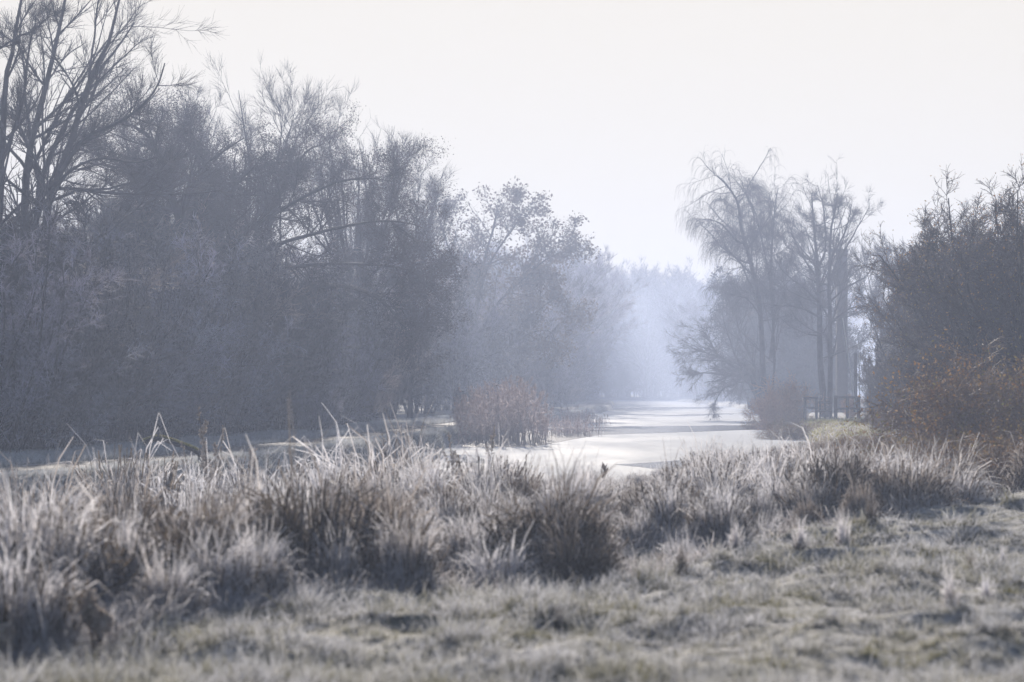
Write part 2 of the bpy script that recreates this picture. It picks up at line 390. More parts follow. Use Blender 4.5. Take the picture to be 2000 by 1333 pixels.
# ------------------------------------------------------------------ trees
def leaves(m, pts, n, size, spread, hang=0.0):
    "small leaf faces scattered round the given points"
    p = pts[R.integers(0, len(pts), n)] + R.normal(0, spread, (n, 3))
    p[:, 2] -= hang * R.random(n)
    a = norm(R.normal(size=(n, 3))); b = norm(np.cross(a, R.normal(size=(n, 3))))
    s = size * R.uniform(0.6, 1.3, (n, 1))
    V = np.stack([p - a * s, p + b * s * 0.55, p + a * s, p - b * s * 0.55], 1).reshape(-1, 3)
    Q = np.arange(n * 4).reshape(n, 4)
    m.add(V, Q=Q, t=np.full(n * 4, 0.5), rnd=np.repeat(R.random(n), 4))

def limb_set(limbs, K=14, wob=0.06):
    "hand-placed limbs [(points, r0, r1)] -> arrays"
    P_, R_ = [], []
    for pts, r0, r1 in limbs:
        q = resample(pts, K); q[1:] += np.cumsum(R.normal(0, wob, (K - 1, 3)), 0) * 0.35
        P_.append(q); R_.append(np.linspace(r0, r1, K))
    return np.array(P_), np.array(R_)

def tree_from_limbs(name, label, cat, limbs, levels, base, mats=('bark', 'bare'), leaf=None, group=None, thick=1.0):
    """limbs in world space; levels = list of dict(n, t0, t1, ang, lf, rf, nseg, wig, up[, bias])"""
    root = empty(name, base)
    tag(root, label, cat, group)
    b = np.array(base, float)
    pp, pr = limb_set(limbs); pp = pp - b
    tr = Mesh(); tr.tubes(pp, pr * thick, 7)
    cr = Mesh(); allp = []
    for i, lv in enumerate(levels):
        lv = dict(lv); lf = lv.pop('leafy', True)
        pp, pr = spawn(pp, pr, **lv)
        cr.tubes(pp, pr * thick, 4 if i == 0 else 3)
        allp.append(pp)
    tr.build('trunk', M[mats[0]], root, smooth=True)
    co = cr.build('crown', M[mats[1]], root)
    if leaf:
        lm = Mesh(); tips = allp[-1][:, -2:].reshape(-1, 3)
        sel = leaf.get('where')
        if sel is not None:
            wp = tips + b; k = sel(wp); tips = tips[k]
        leaves(lm, tips, leaf['n'], leaf['size'], leaf['spread'], leaf.get('hang', 0))
        lm.build(leaf.get('name', 'leaves'), M[leaf['mat']], root)
    return root

def gbase(px, D, off=0.0):
    x = (px - 1000) / F * D
    return np.array([x, D, gz(x, D) + off])

def W(pl, D, dy=0.0):
    "photo polyline -> world, wandering in depth so the tree has a real round crown"
    out = []
    n = len(pl)
    for i, (x, y) in enumerate(pl): out.append(P(x, y, D + dy * i / max(1, n - 1)))
    return out

def LV(n, t0, t1, ang, asd, lf, rf, nseg, wig, up, **k):
    return dict(n=n, t0=t0, t1=t1, ang=ang, asd=asd, lf=lf, rf=rf, nseg=nseg, wig=wig, up=up, **k)

# --- tall bare trees at the left edge of the frame
D = 72.0; g = gbase(85, D)
tree_from_limbs('bare_tree', 'tall dark multi-stemmed bare tree at the far left, its top cut by the frame', 'tree', [
    ([P(70, 880, D)] + W([(60, 640), (50, 431), (59, 297), (83, 200), (107, 93), (128, 0), (140, -70)], D, 1.5), 0.17, 0.025),
    ([P(80, 880, D)] + W([(82, 620), (93, 410), (121, 335), (141, 276), (162, 207), (186, 138), (214, 86), (232, 10), (245, -50)], D, -1.5), 0.16, 0.02),
    ([P(75, 880, D)] + W([(66, 600), (72, 376), (114, 269), (152, 200), (190, 142), (225, 95), (262, 40)], D, 2.5), 0.12, 0.02),
    (W([(120, 336), (160, 276), (200, 252), (241, 231), (275, 206), (310, 160), (325, 120)], D - 1, -2), 0.075, 0.018),
    (W([(100, 395), (130, 345), (190, 318), (262, 321), (300, 310)], D, -2), 0.06, 0.015),
    (W([(75, 400), (150, 372), (221, 365), (293, 348), (330, 330)], D, 2), 0.055, 0.015),
    (W([(59, 300), (30, 240), (0, 210), (-40, 190)], D, 2), 0.05, 0.012),
], [LV(14, .12, 1, 42, 13, .32, .5, 8, .07, .045, rmin=.010, shrink=.5), LV(11, .08, 1, 32, 11, .46, .6, 6, .055, .06, rmin=.006),
    LV(7, .08, 1, 28, 10, .6, .7, 4, .05, .05, rmin=.0045, lmin=.45)], g, group=None)
D = 66.0; g = gbase(-10, D)
tree_from_limbs('bare_tree', 'dark bare tree half out of frame on the left edge, behind the tussocks', 'tree', [
    ([P(-10, 890, D)] + W([(-12, 600), (-5, 420), (3, 310), (7, 172), (20, 100), (38, 0), (50, -60)], D, 1), 0.15, 0.02),
    (W([(0, 330), (40, 220), (55, 150), (60, 90), (75, 30)], D, -2), 0.06, 0.012),
    (W([(5, 250), (-30, 200), (-80, 120)], D, 1), 0.05, 0.012),
    (W([(-20, 100), (0, 93), (30, 72), (70, 50), (110, 20)], D, -1), 0.045, 0.012),
], [LV(13, .10, 1, 42, 13, .32, .5, 7, .07, .05, rmin=.010, shrink=.5), LV(9, .08, 1, 32, 12, .46, .6, 6, .055, .05, rmin=.006),
    LV(6, .08, 1, 28, 12, .6, .7, 4, .05, .05, rmin=.0045, lmin=.45)], g)

def fan_tree(name, label, px, D, top, width, n=9, base_y=None, lean=0.0, split=0.25, mats=('bark', 'bare'), lv=None, group=None, droop=0.0, leaf=None, thick=1.0, r0=0.2, cat='tree'):
    "bare tree: a short bole that fans into rising limbs. top = photo row of the crown's top, width in photo px"
    g = gbase(px, D); H = CH - (top - HZ) / F * D - g[2]; Wd = width / F * D
    limbs = [([g, g + [0, 0, H * split * .6], g + [lean * .3, .3, H * split * 1.3], g + [lean + .5, 0, H * .6], g + [lean, 0, H * .86]], r0, 0.012)]
    for k in range(n):
        a = k / n * 2 * math.pi + R.uniform(-.3, .3); s = R.uniform(.55, 1.0)
        hx, hy = math.cos(a) * Wd / 2 * s, math.sin(a) * Wd / 2 * s
        z0 = H * R.uniform(split * .7, split * 1.9); z1 = H * (1.0 - 0.42 * s * s * R.uniform(.7, 1.2))
        limbs.append(([g + [lean * .2, 0, z0], g + [hx * .45, hy * .45, z0 + (z1 - z0) * .42], g + [hx * .85 + lean * .7, hy * .85, z0 + (z1 - z0) * .78], g + [hx + lean, hy, z1 * .97]], r0 * .5, 0.010))
    lv = lv or [LV(15, .10, 1, 38, 12, .34, .5, 8, .07, .05, rmin=.010, shrink=.4), LV(10, .08, 1, 34, 10, .46, .6, 6, .05, .06, rmin=.0065), LV(7, .08, 1, 27, 9, .6, .7, 4, .05, .05, rmin=.005, lmin=.5)]
    return tree_from_limbs(name, label, cat, limbs, lv, g, mats, leaf, group, thick)

fan_tree('bare_tree', 'tall fan-shaped bare tree rising behind the dark clumped tree, left of centre', 465, 104, 78, 330, 14)
fan_tree('bare_tree', 'rounded bare tree between the tallest fan-shaped crown and the tree still in leaf', 700, 112, 180, 290, 12)
fan_tree('bare_tree', 'slender bare tree showing over the shoulder of the dark clumped tree', 800, 122, 275, 190, 9, r0=.15)
fan_tree('bare_tree', 'bare tree filling the gap right of the multi-stemmed trees on the left', 300, 92, 185, 200, 8, r0=.15)
fan_tree('bare_tree', 'low bushy bare tree behind the multi-stemmed trunks at the left', 150, 86, 330, 330, 10, r0=.16, split=.15)

# --- dark clumped tree (old seed clusters) leaning right over the hedge
D = 86.0; g = gbase(400, D)
cl = dict(n=130000, size=.030, spread=.13, mat='leaf_dark', name='seed_clusters')
tree_from_limbs('clumped_tree', 'broad dark tree thick with seed clusters, leaning right above the towpath hedge', 'tree', [
    ([g] + W([(395, 640), (372, 500), (345, 400), (320, 310), (290, 262), (250, 240)], D, -1), .26, .03),
    (W([(380, 540), (430, 430), (470, 350), (520, 320), (570, 320)], D, 2), .15, .02),
    (W([(385, 560), (470, 460), (560, 400), (650, 360), (720, 350), (760, 352)], D, -2), .10, .015),
    (W([(390, 600), (500, 500), (620, 460), (720, 440), (790, 440), (830, 455)], D, -3), .09, .015),
    (W([(390, 620), (520, 540), (640, 520), (740, 520), (800, 530), (835, 550)], D, 1), .09, .015),
    (W([(392, 650), (520, 590), (650, 560), (730, 580), (770, 620), (790, 650)], D, -1), .13, .02),
    (W([(372, 500), (380, 400), (400, 320), (380, 260), (350, 235)], D, -2), .10, .02),
    (W([(345, 410), (300, 350), (240, 320), (180, 300), (130, 290)], D, 1), .09, .02),
    (W([(390, 560), (440, 480), (520, 420), (600, 300), (640, 280)], D, 3), .10, .02),
], [LV(26, .12, 1, 55, 16, .32, .5, 8, .09, .01, rmin=.010, shrink=.3), LV(9, .05, 1, 48, 14, .45, .6, 5, .10, .02, rmin=.0065), LV(6, .1, 1, 40, 14, .55, .7, 3, .10, 0, rmin=.005, lmin=.3)],
   g, leaf=cl)

# --- tree that keeps its dead leaves, arching over the canal
WS = lambda pl, D, dy=0.0: W([(x - 34, y) for x, y in pl], D, dy)
D = 168.0; g = gbase(925, D)
lf = dict(n=15000, size=.12, spread=.16, mat='leaf_dead', name='leaves', hang=.12, where=lambda p: (p[:, 0] > -6.5) & (p[:, 2] > 3.2))
tree_from_limbs('leafy_tree', 'arching tree with last brown leaves hanging from its outer twigs, beside the misty canal', 'tree', [
    ([g] + WS([(950, 700), (965, 600), (985, 500), (1000, 440), (1010, 400)], D, 1), .22, .025),
    (WS([(960, 690), (1000, 600), (1060, 540), (1110, 500), (1160, 485)], D, -2), .12, .02),
    (WS([(962, 660), (1010, 590), (1060, 530), (1110, 470), (1140, 455)], D, 1), .09, .02),
    (WS([(962, 640), (930, 540), (900, 450), (890, 410)], D, 2), .10, .02),
    (WS([(960, 620), (990, 520), (1040, 440), (1060, 405)], D, -3), .10, .02),
    (WS([(960, 720), (1020, 660), (1090, 600), (1130, 580), (1145, 610)], D, 1), .10, .02),
    (WS([(960, 730), (1020, 690), (1070, 650), (1110, 650), (1120, 690)], D, -2), .09, .02),
    (WS([(958, 700), (900, 620), (850, 560), (820, 520)], D, 2), .09, .02),
], [LV(24, .08, 1, 50, 13, .30, .5, 8, .08, .02, rmin=.011, shrink=.4), LV(9, .08, 1, 40, 13, .48, .6, 6, .07, .02, rmin=.008), LV(6, .08, 1, 34, 13, .55, .7, 4, .07, .0, rmin=.0065, lmin=.5)],
   g, leaf=lf)

def radial(stem, D, n, len0, len1, r=.05, rise=.75, seed_az=0):
    "side limbs springing from a stem (photo polyline) all the way round, curving upward"
    q = resample([P(a, b, D) for a, b in stem], 30); out = []
    for k in range(n):
        u = (k + R.random()) / n; p = q[int(u * 28)]; a = seed_az + k * 2.4 + R.uniform(-.4, .4); L = (len0 + (len1 - len0) * u) * R.uniform(.8, 1.15)
        h = np.array([math.cos(a), math.sin(a), 0])
        out.append(([p, p + h * L * .35 + [0, 0, L * .12 * rise], p + h * L * .7 + [0, 0, L * .38 * rise], p + h * L * .92 + [0, 0, L * .75 * rise]], r * (1 - .5 * u), .010))
    return out

# --- birch with weeping twigs on the right bank
D = 150.0; g = gbase(1492, D)
tree_from_limbs('weeping_birch', 'pale weeping birch with hanging twigs on the right bank of the canal', 'tree', [
    ([g] + W([(1490, 700), (1486, 600), (1478, 545), (1460, 480), (1448, 430), (1446, 400), (1428, 370), (1410, 350), (1395, 344)], D, 1), .19, .02),
    (W([(1470, 520), (1455, 480), (1440, 470), (1415, 440), (1395, 428), (1370, 425)], D, -2), .09, .018),
    (W([(1466, 515), (1440, 505), (1405, 480), (1385, 455), (1368, 445)], D, 1), .07, .018),
    (W([(1466, 510), (1470, 470), (1474, 420), (1460, 380), (1440, 352)], D, 2), .08, .018),
    ([g + [.35, .1, 0]] + W([(1512, 720), (1510, 640), (1506, 560), (1495, 500), (1480, 430), (1470, 400), (1450, 360)], D, -2), .09, .018),
    (W([(1505, 700), (1512, 600), (1505, 520), (1510, 440), (1515, 390), (1520, 365)], D, 2), .11, .018),
    (W([(1488, 620), (1460, 585), (1430, 575), (1395, 570)], D, -1), .06, .015),
] + radial([(1489, 660), (1478, 545), (1460, 480), (1448, 430), (1428, 370)], D, 9, 3.2, 1.4) + radial([(1506, 620), (1505, 520), (1512, 400)], D, 8, 3.0, 1.4), [LV(13, .15, 1, 36, 12, .26, .5, 7, .07, .05, rmin=.010, shrink=.4), LV(8, .2, 1, 40, 14, .55, .6, 7, .05, [.02, 0, -.1, -.25, -.4, -.5, -.5], rmin=.0075, lmin=.8),
    LV(4, .2, 1, 28, 12, .9, .7, 6, .04, [-.1, -.3, -.5, -.6, -.6, -.6], rmin=.006, lmin=1.0)], g)

# --- twin-stemmed tree beside the chimney
D = 141.0; g = gbase(1610, D)
tree_from_limbs('twin_stemmed_tree', 'twin-stemmed bare tree with a rounded crown standing just left of the chimney', 'tree', [
    ([g] + W([(1602, 700), (1601, 600), (1597, 530), (1592, 470), (1588, 420), (1585, 375)], D, 1), .21, .02),
    ([g + [.3, 0, 0]] + W([(1621, 700), (1620, 600), (1620, 520), (1622, 450), (1630, 400), (1636, 375)], D, -1), .17, .02),
    (W([(1598, 545), (1570, 500), (1550, 460), (1535, 430)], D, 2), .07, .015),
    (W([(1600, 590), (1565, 560), (1530, 540), (1515, 520)], D, -2), .07, .015),
    (W([(1601, 620), (1560, 600), (1510, 595), (1480, 590)], D, 1), .07, .015),
    (W([(1621, 545), (1650, 490), (1675, 450), (1700, 410)], D, 2), .08, .015),
    (W([(1621, 590), (1655, 560), (1690, 540), (1715, 500)], D, -2), .07, .015),
    (W([(1621, 630), (1660, 600), (1700, 590), (1720, 560)], D, 1), .07, .015),
    (W([(1600, 520), (1612, 480), (1610, 420), (1600, 365)], D, -2), .08, .015),
    (W([(1621, 510), (1645, 470), (1660, 430), (1665, 400)], D, -1), .07, .015),
] + radial([(1602, 700), (1601, 600), (1597, 530), (1592, 470), (1588, 410)], D, 15, 3.4, 1.3, .05, .8) + radial([(1621, 700), (1620, 600), (1620, 520), (1625, 430), (1634, 390)], D, 15, 3.4, 1.3, .05, .8, 1.2), [LV(12, .15, 1, 40, 12, .34, .5, 6, .05, .035, rmin=.011, shrink=.5), LV(6, .1, 1, 36, 12, .45, .6, 4, .05, .04, rmin=.008), LV(4, .1, 1, 34, 10, .5, .7, 4, .05, .04, rmin=.007, lmin=.4)], g)

# --- arching willow leaning out over the ice
D = 160.0; g = gbase(1500, D)
tree_from_limbs('leaning_willow', 'low arching willow whose bare boughs lean left and dip over the ice', 'tree', [
    ([g] + W([(1470, 740), (1430, 715), (1400, 690), (1385, 660), (1370, 640)], D, 1), .16, .02),
    ([g] + W([(1475, 735), (1440, 700), (1420, 650), (1410, 610)], D, -2), .12, .02),
    ([g] + W([(1460, 745), (1415, 735), (1375, 730), (1350, 740)], D, 2), .12, .02),
    ([g] + W([(1480, 725), (1450, 660), (1440, 600), (1450, 560)], D, 1), .11, .02),
    ([g] + W([(1465, 750), (1430, 752), (1405, 770), (1390, 795)], D, -2), .09, .015),
    ([g] + W([(1470, 730), (1410, 700), (1365, 680), (1345, 690)], D, 3), .10, .015),
], [LV(22, .15, 1, 40, 14, .30, .5, 8, .08, -.015, rmin=.012, shrink=.4), LV(10, .05, 1, 36, 14, .5, .6, 6, .07, -.02, rmin=.009), LV(6, .1, 1, 32, 12, .55, .7, 4, .06, -.03, rmin=.007, lmin=.4)], g)

# ------------------------------------------------------------------ prototypes that are copied
def copy_tree(root, loc, rz, s, label, group=None, sz=None):
    o = root.copy(); COL.objects.link(o); o.location = tuple(map(float, loc)); o.rotation_euler = (0, 0, rz); o.scale = (s, s, sz or s)
    o['label'] = label
    if group: o['group'] = group
    for ch in [c for c in root.children]:
        c = ch.copy(); COL.objects.link(c); c.parent = o
    return o

def shrub(name, label, cat, loc, h, r, nstem, mats, upf=.05, dens=(14, 9, 6), rm=.006, leaf=None, group=None, spread=1.0, thin=1.0):
    root = empty(name, loc); tag(root, label, cat, group)
    a = R.uniform(0, 2 * np.pi, nstem); q = np.sqrt(R.random(nstem)) * r * .35
    st = np.stack([np.cos(a) * q, np.sin(a) * q, np.full(nstem, -.05)], 1)
    out = R.uniform(.1, .9, nstem) * r / h * spread
    d = np.stack([np.cos(a) * out, np.sin(a) * out, np.ones(nstem)], 1)
    pp = grow(st, d, h * R.uniform(.7, 1.05, nstem), 9, .09, .0)
    pr = np.linspace(.035, .01, 10)[None] * R.uniform(.6, 1.2, (nstem, 1)) * (h / 4)
    tr = Mesh().tubes(pp, pr, 5)
    cr = Mesh()
    q1, r1 = spawn(pp, pr, dens[0], .06, 1, 44, 14, .34, .55, 6, .12, upf, rmin=rm * 1.5); cr.tubes(q1, r1)
    q2, r2 = spawn(q1, r1, dens[1], .1, 1, 40, 14, .5, .6, 4, .13, upf * .5, rmin=rm * 1.2, lmin=.25); cr.tubes(q2, r2)
    if dens[2]:
        q3, r3 = spawn(q2, r2, dens[2], .1, 1, 38, 14, .6, .7, 3, .12, 0, rmin=rm, lmin=.18); cr.tubes(q3, r3)
    else: q3 = q2
    tr.build('trunk', M[mats[0]], root); cr.build('crown', M[mats[1]], root)
    if leaf:
        lm = Mesh(); leaves(lm, q3[:, -2:].reshape(-1, 3), leaf['n'], leaf['size'], leaf['spread']); lm.build('leaves', M[leaf['mat']], root)
    return root

def put(proto_list, px, D, top, label, group=None, wfac=1.0, base=None):
    "a copy of one prototype, standing on the ground, reaching photo row top"
    fresh = [p for p in proto_list if not p['used']]; pr = fresh[0] if fresh else proto_list[R.integers(0, len(proto_list))]
    x = (px - 1000) / F * D; z = gz(x, D); H = CH - (top - HZ) / F * D - z
    s = H / pr['H']
    if not pr['used']:
        o = pr['o']; pr['used'] = True; o.location = (x, D, z - .03); o.scale = (s * wfac, s * wfac, s); o['label'] = label
        if group: o['group'] = group
        o.rotation_euler = (0, 0, R.uniform(0, 6.28)); return o
    return copy_tree(pr['o'], (x, D, z - .03), R.uniform(0, 6.28), s * wfac, label, group, s)

# frosted hedge shrubs along the towpath
HP = []
for k in range(5):
    m = ('bark', ('rime', 'bare', 'rime2', 'rime', 'rime2')[k])
    HP.append(dict(o=shrub('frosted_shrub', '', 'shrub', (0, 0, 0), 5.0, 2.4, 34, m, dens=(15, 8, 4), rm=(.0105 if k % 2 else .0065)), H=5.0, used=False))
hedge = [  # px, D, top row, label
 (-40, 52, 430, 'nearest frosted shrub of the towpath hedge, cut by the left edge'),
 (70, 58, 470, 'dark frosted shrub under the multi-stemmed tree at the left'),
 (165, 64, 450, 'dense frosted shrub right of the leftmost trunks, beside the path'),
 (250, 70, 440, 'frosted shrub with pale feathery top at the left, below the bare crowns'),
 (330, 76, 470, 'frosted shrub below the trunk of the dark clumped tree'),
 (30, 66, 400, 'tall twiggy frosted shrub behind the leftmost hedge shrubs'),
 (200, 78, 420, 'tall frosted shrub behind the dense hedge at the left'),
 (415, 80, 480, 'brownish frosted shrub in the middle of the hedge'),
 (490, 84, 540, 'low frosted shrub above the sunlit patch of verge'),
 (565, 88, 580, 'frosted shrub with bright spreading twigs beside the path'),
 (640, 92, 620, 'frosted shrub below the drooping right side of the clumped tree'),
 (695, 108, 640, 'frosted shrub right of the drooping clumped tree, by the path'),
 (750, 122, 650, 'hazy frosted shrub on the path edge left of the walkers'),
 (820, 150, 620, 'tall hazy frosted shrub behind the path, left of the leafy tree'),
 (880, 172, 600, 'hazy shrub behind the walkers in blue'),
 (940, 190, 590, 'hazy shrub under the leafy arching tree'),
 (1000, 205, 610, 'hazy shrub beyond the reed clump, under hanging leaves'),
 (330, 92, 400, 'tall shrub hidden in the shade behind the clumped tree'),
 (560, 104, 470, 'tall shrub in the shade behind the middle of the hedge'),
 (720, 140, 520, 'tall shrub in the mist behind the right end of the hedge'),
 (450, 98, 430, 'tall shaded shrub behind the brownish hedge shrub'),
 (640, 110, 500, 'tall shaded shrub behind the drooping branches'),
 (90, 80, 400, 'tall shaded shrub far behind the leftmost trunks'),
 (620, 82, 765, 'small frosted shrub at the path edge beside the sunlit verge'),
]
for px, D, top, lab in hedge:
    put(HP, px, D, top, lab, 'frosted shrubs along the towpath', wfac=1.05 if top < 700 else 1.4)

HW = [dict(o=shrub('hoar_shrub', '', 'shrub', (0, 0, 0), 3.4, 1.8, 22, ('bark', 'hoar'), upf=.0, dens=(11, 7, 4), rm=.0085), H=3.4, used=False) for _ in range(3)]
for px, D, top, lab in [(150, 62, 690, 'pale frost-covered shrub in front of the dark hedge at the far left'), (235, 66, 600, 'tall pale frost-covered shrub in the hedge below the bare trunks'), (330, 71, 700, 'pale frost-covered shrub low in the hedge, left of the sunlit verge'), (430, 78, 620, 'pale frost-covered shrub in the middle of the dark hedge'),
                        (530, 84, 650, 'pale frost-covered shrub above the sunlit verge'), (600, 88, 720, 'low pale frost-covered shrub at the path edge'), (655, 95, 690, 'pale frost-covered shrub below the drooping dark branches'), (40, 57, 600, 'pale frost-covered shrub at the left edge of the hedge')]:
    put(HW, px, D, top, lab, 'pale frost-covered shrubs in the hedge', 1.0)

# far bare trees dissolving in the mist
FP = []
for k in range(4):
    n0 = empty('x')
    COL.objects.unlink(n0); bpy.data.objects.remove(n0)
    o = fan_tree('misty_tree', '', 1000, 200, 765 - 14 * F / 200 + 0, 340, 10, mats=('bark', 'rime'), lv=[LV(16, .05, 1, 38, 11, .38, .55, 7, .06, .06, rmin=.022, shrink=.4), LV(9, .05, 1, 32, 11, .46, .6, 5, .06, .06, rmin=.018), LV(6, .1, 1, 28, 10, .55, .7, 3, .05, .05, rmin=.015, lmin=.5)], r0=.25, split=.2)
    Hh = CH + 14 - o.location.z
    FP.append(dict(o=o, H=Hh, used=False))
far = []
# left bank row going away
for D, off, top in [(150, 5, 590), (170, 4, 560), (186, 7, 540), (205, 4, 530), (225, 6, 515), (245, 4, 505), (268, 6, 500), (292, 4, 505), (318, 6, 518), (345, 4, 535), (375, 6, 548), (410, 5, 556), (450, 5, 560), (495, 5, 566), (230, 14, 480), (290, 14, 490), (360, 14, 520), (180, 14, 500)]:
    x = float(Lb(D)) - off - 2; far.append((1000 + x / D * F, D, top, 'l'))
for D, off, top in [(330, 4, 575), (380, 5, 560), (430, 4, 560), (480, 5, 565), (280, 5, 580), (520, -12, 575), (535, -4, 572), (550, -20, 570)]:
    x = float(Rb(D)) + off; far.append((1000 + x / D * F, D, top, 'r'))
for D, off, top in [(310, 22, 500), (340, 12, 512), (395, 12, 535), (430, 14, 540), (470, 9, 548), (510, 12, 555), (545, 2, 560), (560, 12, 558)]:
    x = float(Lb(D)) - off; far.append((1000 + x / D * F, D, top, 'b'))
for D, off, top in [(560, -24, 566), (575, -14, 570), (570, -4, 572), (520, 6, 568), (450, 10, 560), (400, 9, 570), (350, 9, 560), (300, 9, 560)]:
    x = float(Rb(D)) + off; far.append((1000 + x / D * F, D, top, 'c'))
for k in range(9):
    far.append((1000 + (8 + k * 5.0) / 585 * F, 575 + 8 * (k % 3), [556, 548, 560, 552, 566, 560, 570, 562, 572][k], 'd'))
nl = 0; nr = 0
ordn = ['nearest', 'second', 'third', 'fourth', 'fifth', 'sixth', 'seventh', 'eighth', 'ninth', 'tenth', 'eleventh', 'twelfth', 'thirteenth', 'fourteenth']
for i, (px, D, top, s) in enumerate(far):
    if s == 'l' and i < 14: lab = '%s mist-faded bare tree of the long row on the towpath side' % ordn[i]
    elif s == 'l': lab = 'tall mist-faded bare tree standing behind the row on the towpath side'
    elif s == 'd': lab = 'faint bare tree of the belt that closes the far end of the canal'
    elif s == 'b': lab = 'faint bare tree of the misty background belt behind the towpath row'
    elif s == 'c': lab = 'faint bare tree of the misty background belt closing the right side of the view'
    elif i < 23: lab = 'faint bare tree in the mist on the right bank beyond the willow'
    else: lab = 'faintest bare tree closing the view at the far end of the canal'
    put(FP, px, D, top - (44 if s in 'bd' else 22), lab, 'bare trees fading into the mist', wfac=1.15)

for D, off, top, s in [(176, 3.2, 690, 'l'), (192, 3.2, 680, 'l'), (210, 3.4, 690, 'l'), (230, 3.2, 680, 'l'), (252, 3.4, 672, 'l'), (276, 3.2, 668, 'l'), (300, 3.4, 660, 'l'), (330, 3.2, 660, 'l'), (360, 3.4, 655, 'l'), (395, 3.2, 650, 'l'), (430, 3.4, 650, 'l'), (470, 3.2, 650, 'l'), (510, 3.4, 650, 'l'),
                  (240, 8, 610, 'l'), (300, 9, 600, 'l'), (360, 9, 600, 'l'), (430, 9, 600, 'l'), (500, 8, 600, 'l'), (230, 3, 660, 'r'), (270, 3, 655, 'r'), (320, 3, 650, 'r'), (380, 3, 650, 'r'), (440, 3, 650, 'r'), (500, 6, 650, 'r')]:
    x = float(Lb(D)) - off - 2 if s == 'l' else float(Rb(D)) + off + 1
    put(HP, 1000 + x / D * F, D, top, 'misty shrub of the far undergrowth on the %s bank of the canal' % ('towpath' if s == 'l' else 'right'), 'misty shrubs on the %s bank' % ('towpath' if s == 'l' else 'right'), .9)
for k in range(10):
    put(HP, 1000 + (12 + k * 4.2) / 562 * F, 562 + 4 * (k % 3), 640 + 14 * (k % 2), 'faint shrub at the foot of the tree belt closing the canal', 'shrubs closing the far end of the canal', 1.3)

# dense hazy trees behind the birch, and bare trees behind the thorn thicket
FP2 = []
for k in range(2):
    o = shrub('ivy_covered_tree', '', 'tree', (0, 0, 0), 12.0, 5.2, 26, ('bark', 'bare'), dens=(20, 10, 5), rm=.016, leaf=dict(n=30000, size=.12, spread=.25, mat='leaf_dark'), spread=.9)
    FP2.append(dict(o=o, H=11.5, used=False))
for px, D, top, lab, wf in [(1500, 215, 545, 'dense ivy-covered tree in the mist behind the birch', 1.0), (1550, 205, 560, 'dense misty tree between the birch and the twin-stemmed tree', 1.0),
                        (1475, 240, 575, 'leftmost dense tree in the mist, just left of the birch stem', .8), (1595, 195, 640, 'low dense tree in the mist behind the twin stems', 1.3)]:
    put(FP2, px, D, top, lab, 'dense trees in the mist behind the birch', wf)
for px, D, top, wd, lab in [(1745, 150, 450, 190, 'thin bare tree right of the chimney, against the sky'), (1800, 140, 455, 180, 'bare tree holding a small nest above the thorn thicket'),
                        (1865, 150, 425, 170, 'tallest thin bare tree behind the thorn thicket'), (1940, 135, 470, 200, 'bare tree behind the top right of the thorn thicket')]:
    fan_tree('bare_tree', lab, px, D, top, wd, 8, r0=.13, group='thin bare trees behind the thorn thicket', lv=[LV(16, .1, 1, 32, 11, .38, .55, 7, .06, .07, rmin=.012, shrink=.4), LV(9, .1, 1, 28, 10, .45, .6, 5, .05, .06, rmin=.009), LV(6, .1, 1, 26, 10, .55, .7, 4, .05, .06, rmin=.007, lmin=.4)])

# thorn thicket at the right: big near shrubs
TP = []
for k in range(3):
    TP.append(dict(o=shrub('thorn_bush', '', 'bush', (0, 0, 0), 5.0, 2.6, 36, ('bark', 'berry'), dens=(15, 9, 5), rm=.0055, leaf=dict(n=7000, size=.022, spread=.06, mat='leaf_br')), H=5.0, used=False))
for px, D, top, lab, wf in [(1865, 84, 545, 'thorn bush at the left end of the thicket, beside the pale cabin roof', .72), (1930, 72, 440, 'largest dark thorn bush in the middle of the thicket', 1.0),
                        (2010, 66, 390, 'tallest thorn bush at the right edge of the frame', 1.0), (1755, 98, 688, 'low thorn bush hiding the lower part of the pale cabin', .75), (1722, 102, 690, 'small thorn bush at the left foot of the cabin', .8), (1825, 92, 520, 'twiggy thorn bush right of the cabin roof', .8), (1960, 78, 430, 'thorn bush filling the upper right of the thicket', .9), (2080, 60, 380, 'thorn bush just beyond the right edge', 1.0), (1850, 98, 560, 'farther thorn bush at the back left of the thicket', .7),
                        (1895, 90, 500, 'thorn bush behind the largest one, topped with upright shoots', .8), (1930, 84, 470, 'thorn bush at the back of the thicket below the thin bare trees', 1.0), (1880, 62, 670, 'low thorn bush in front of the thicket', 1.0), (1800, 82, 672, 'low twiggy thorn bush beside the green bank', .85)]:
    put(TP, px, D, top, lab, 'thorn bushes of the right-hand thicket', wf)
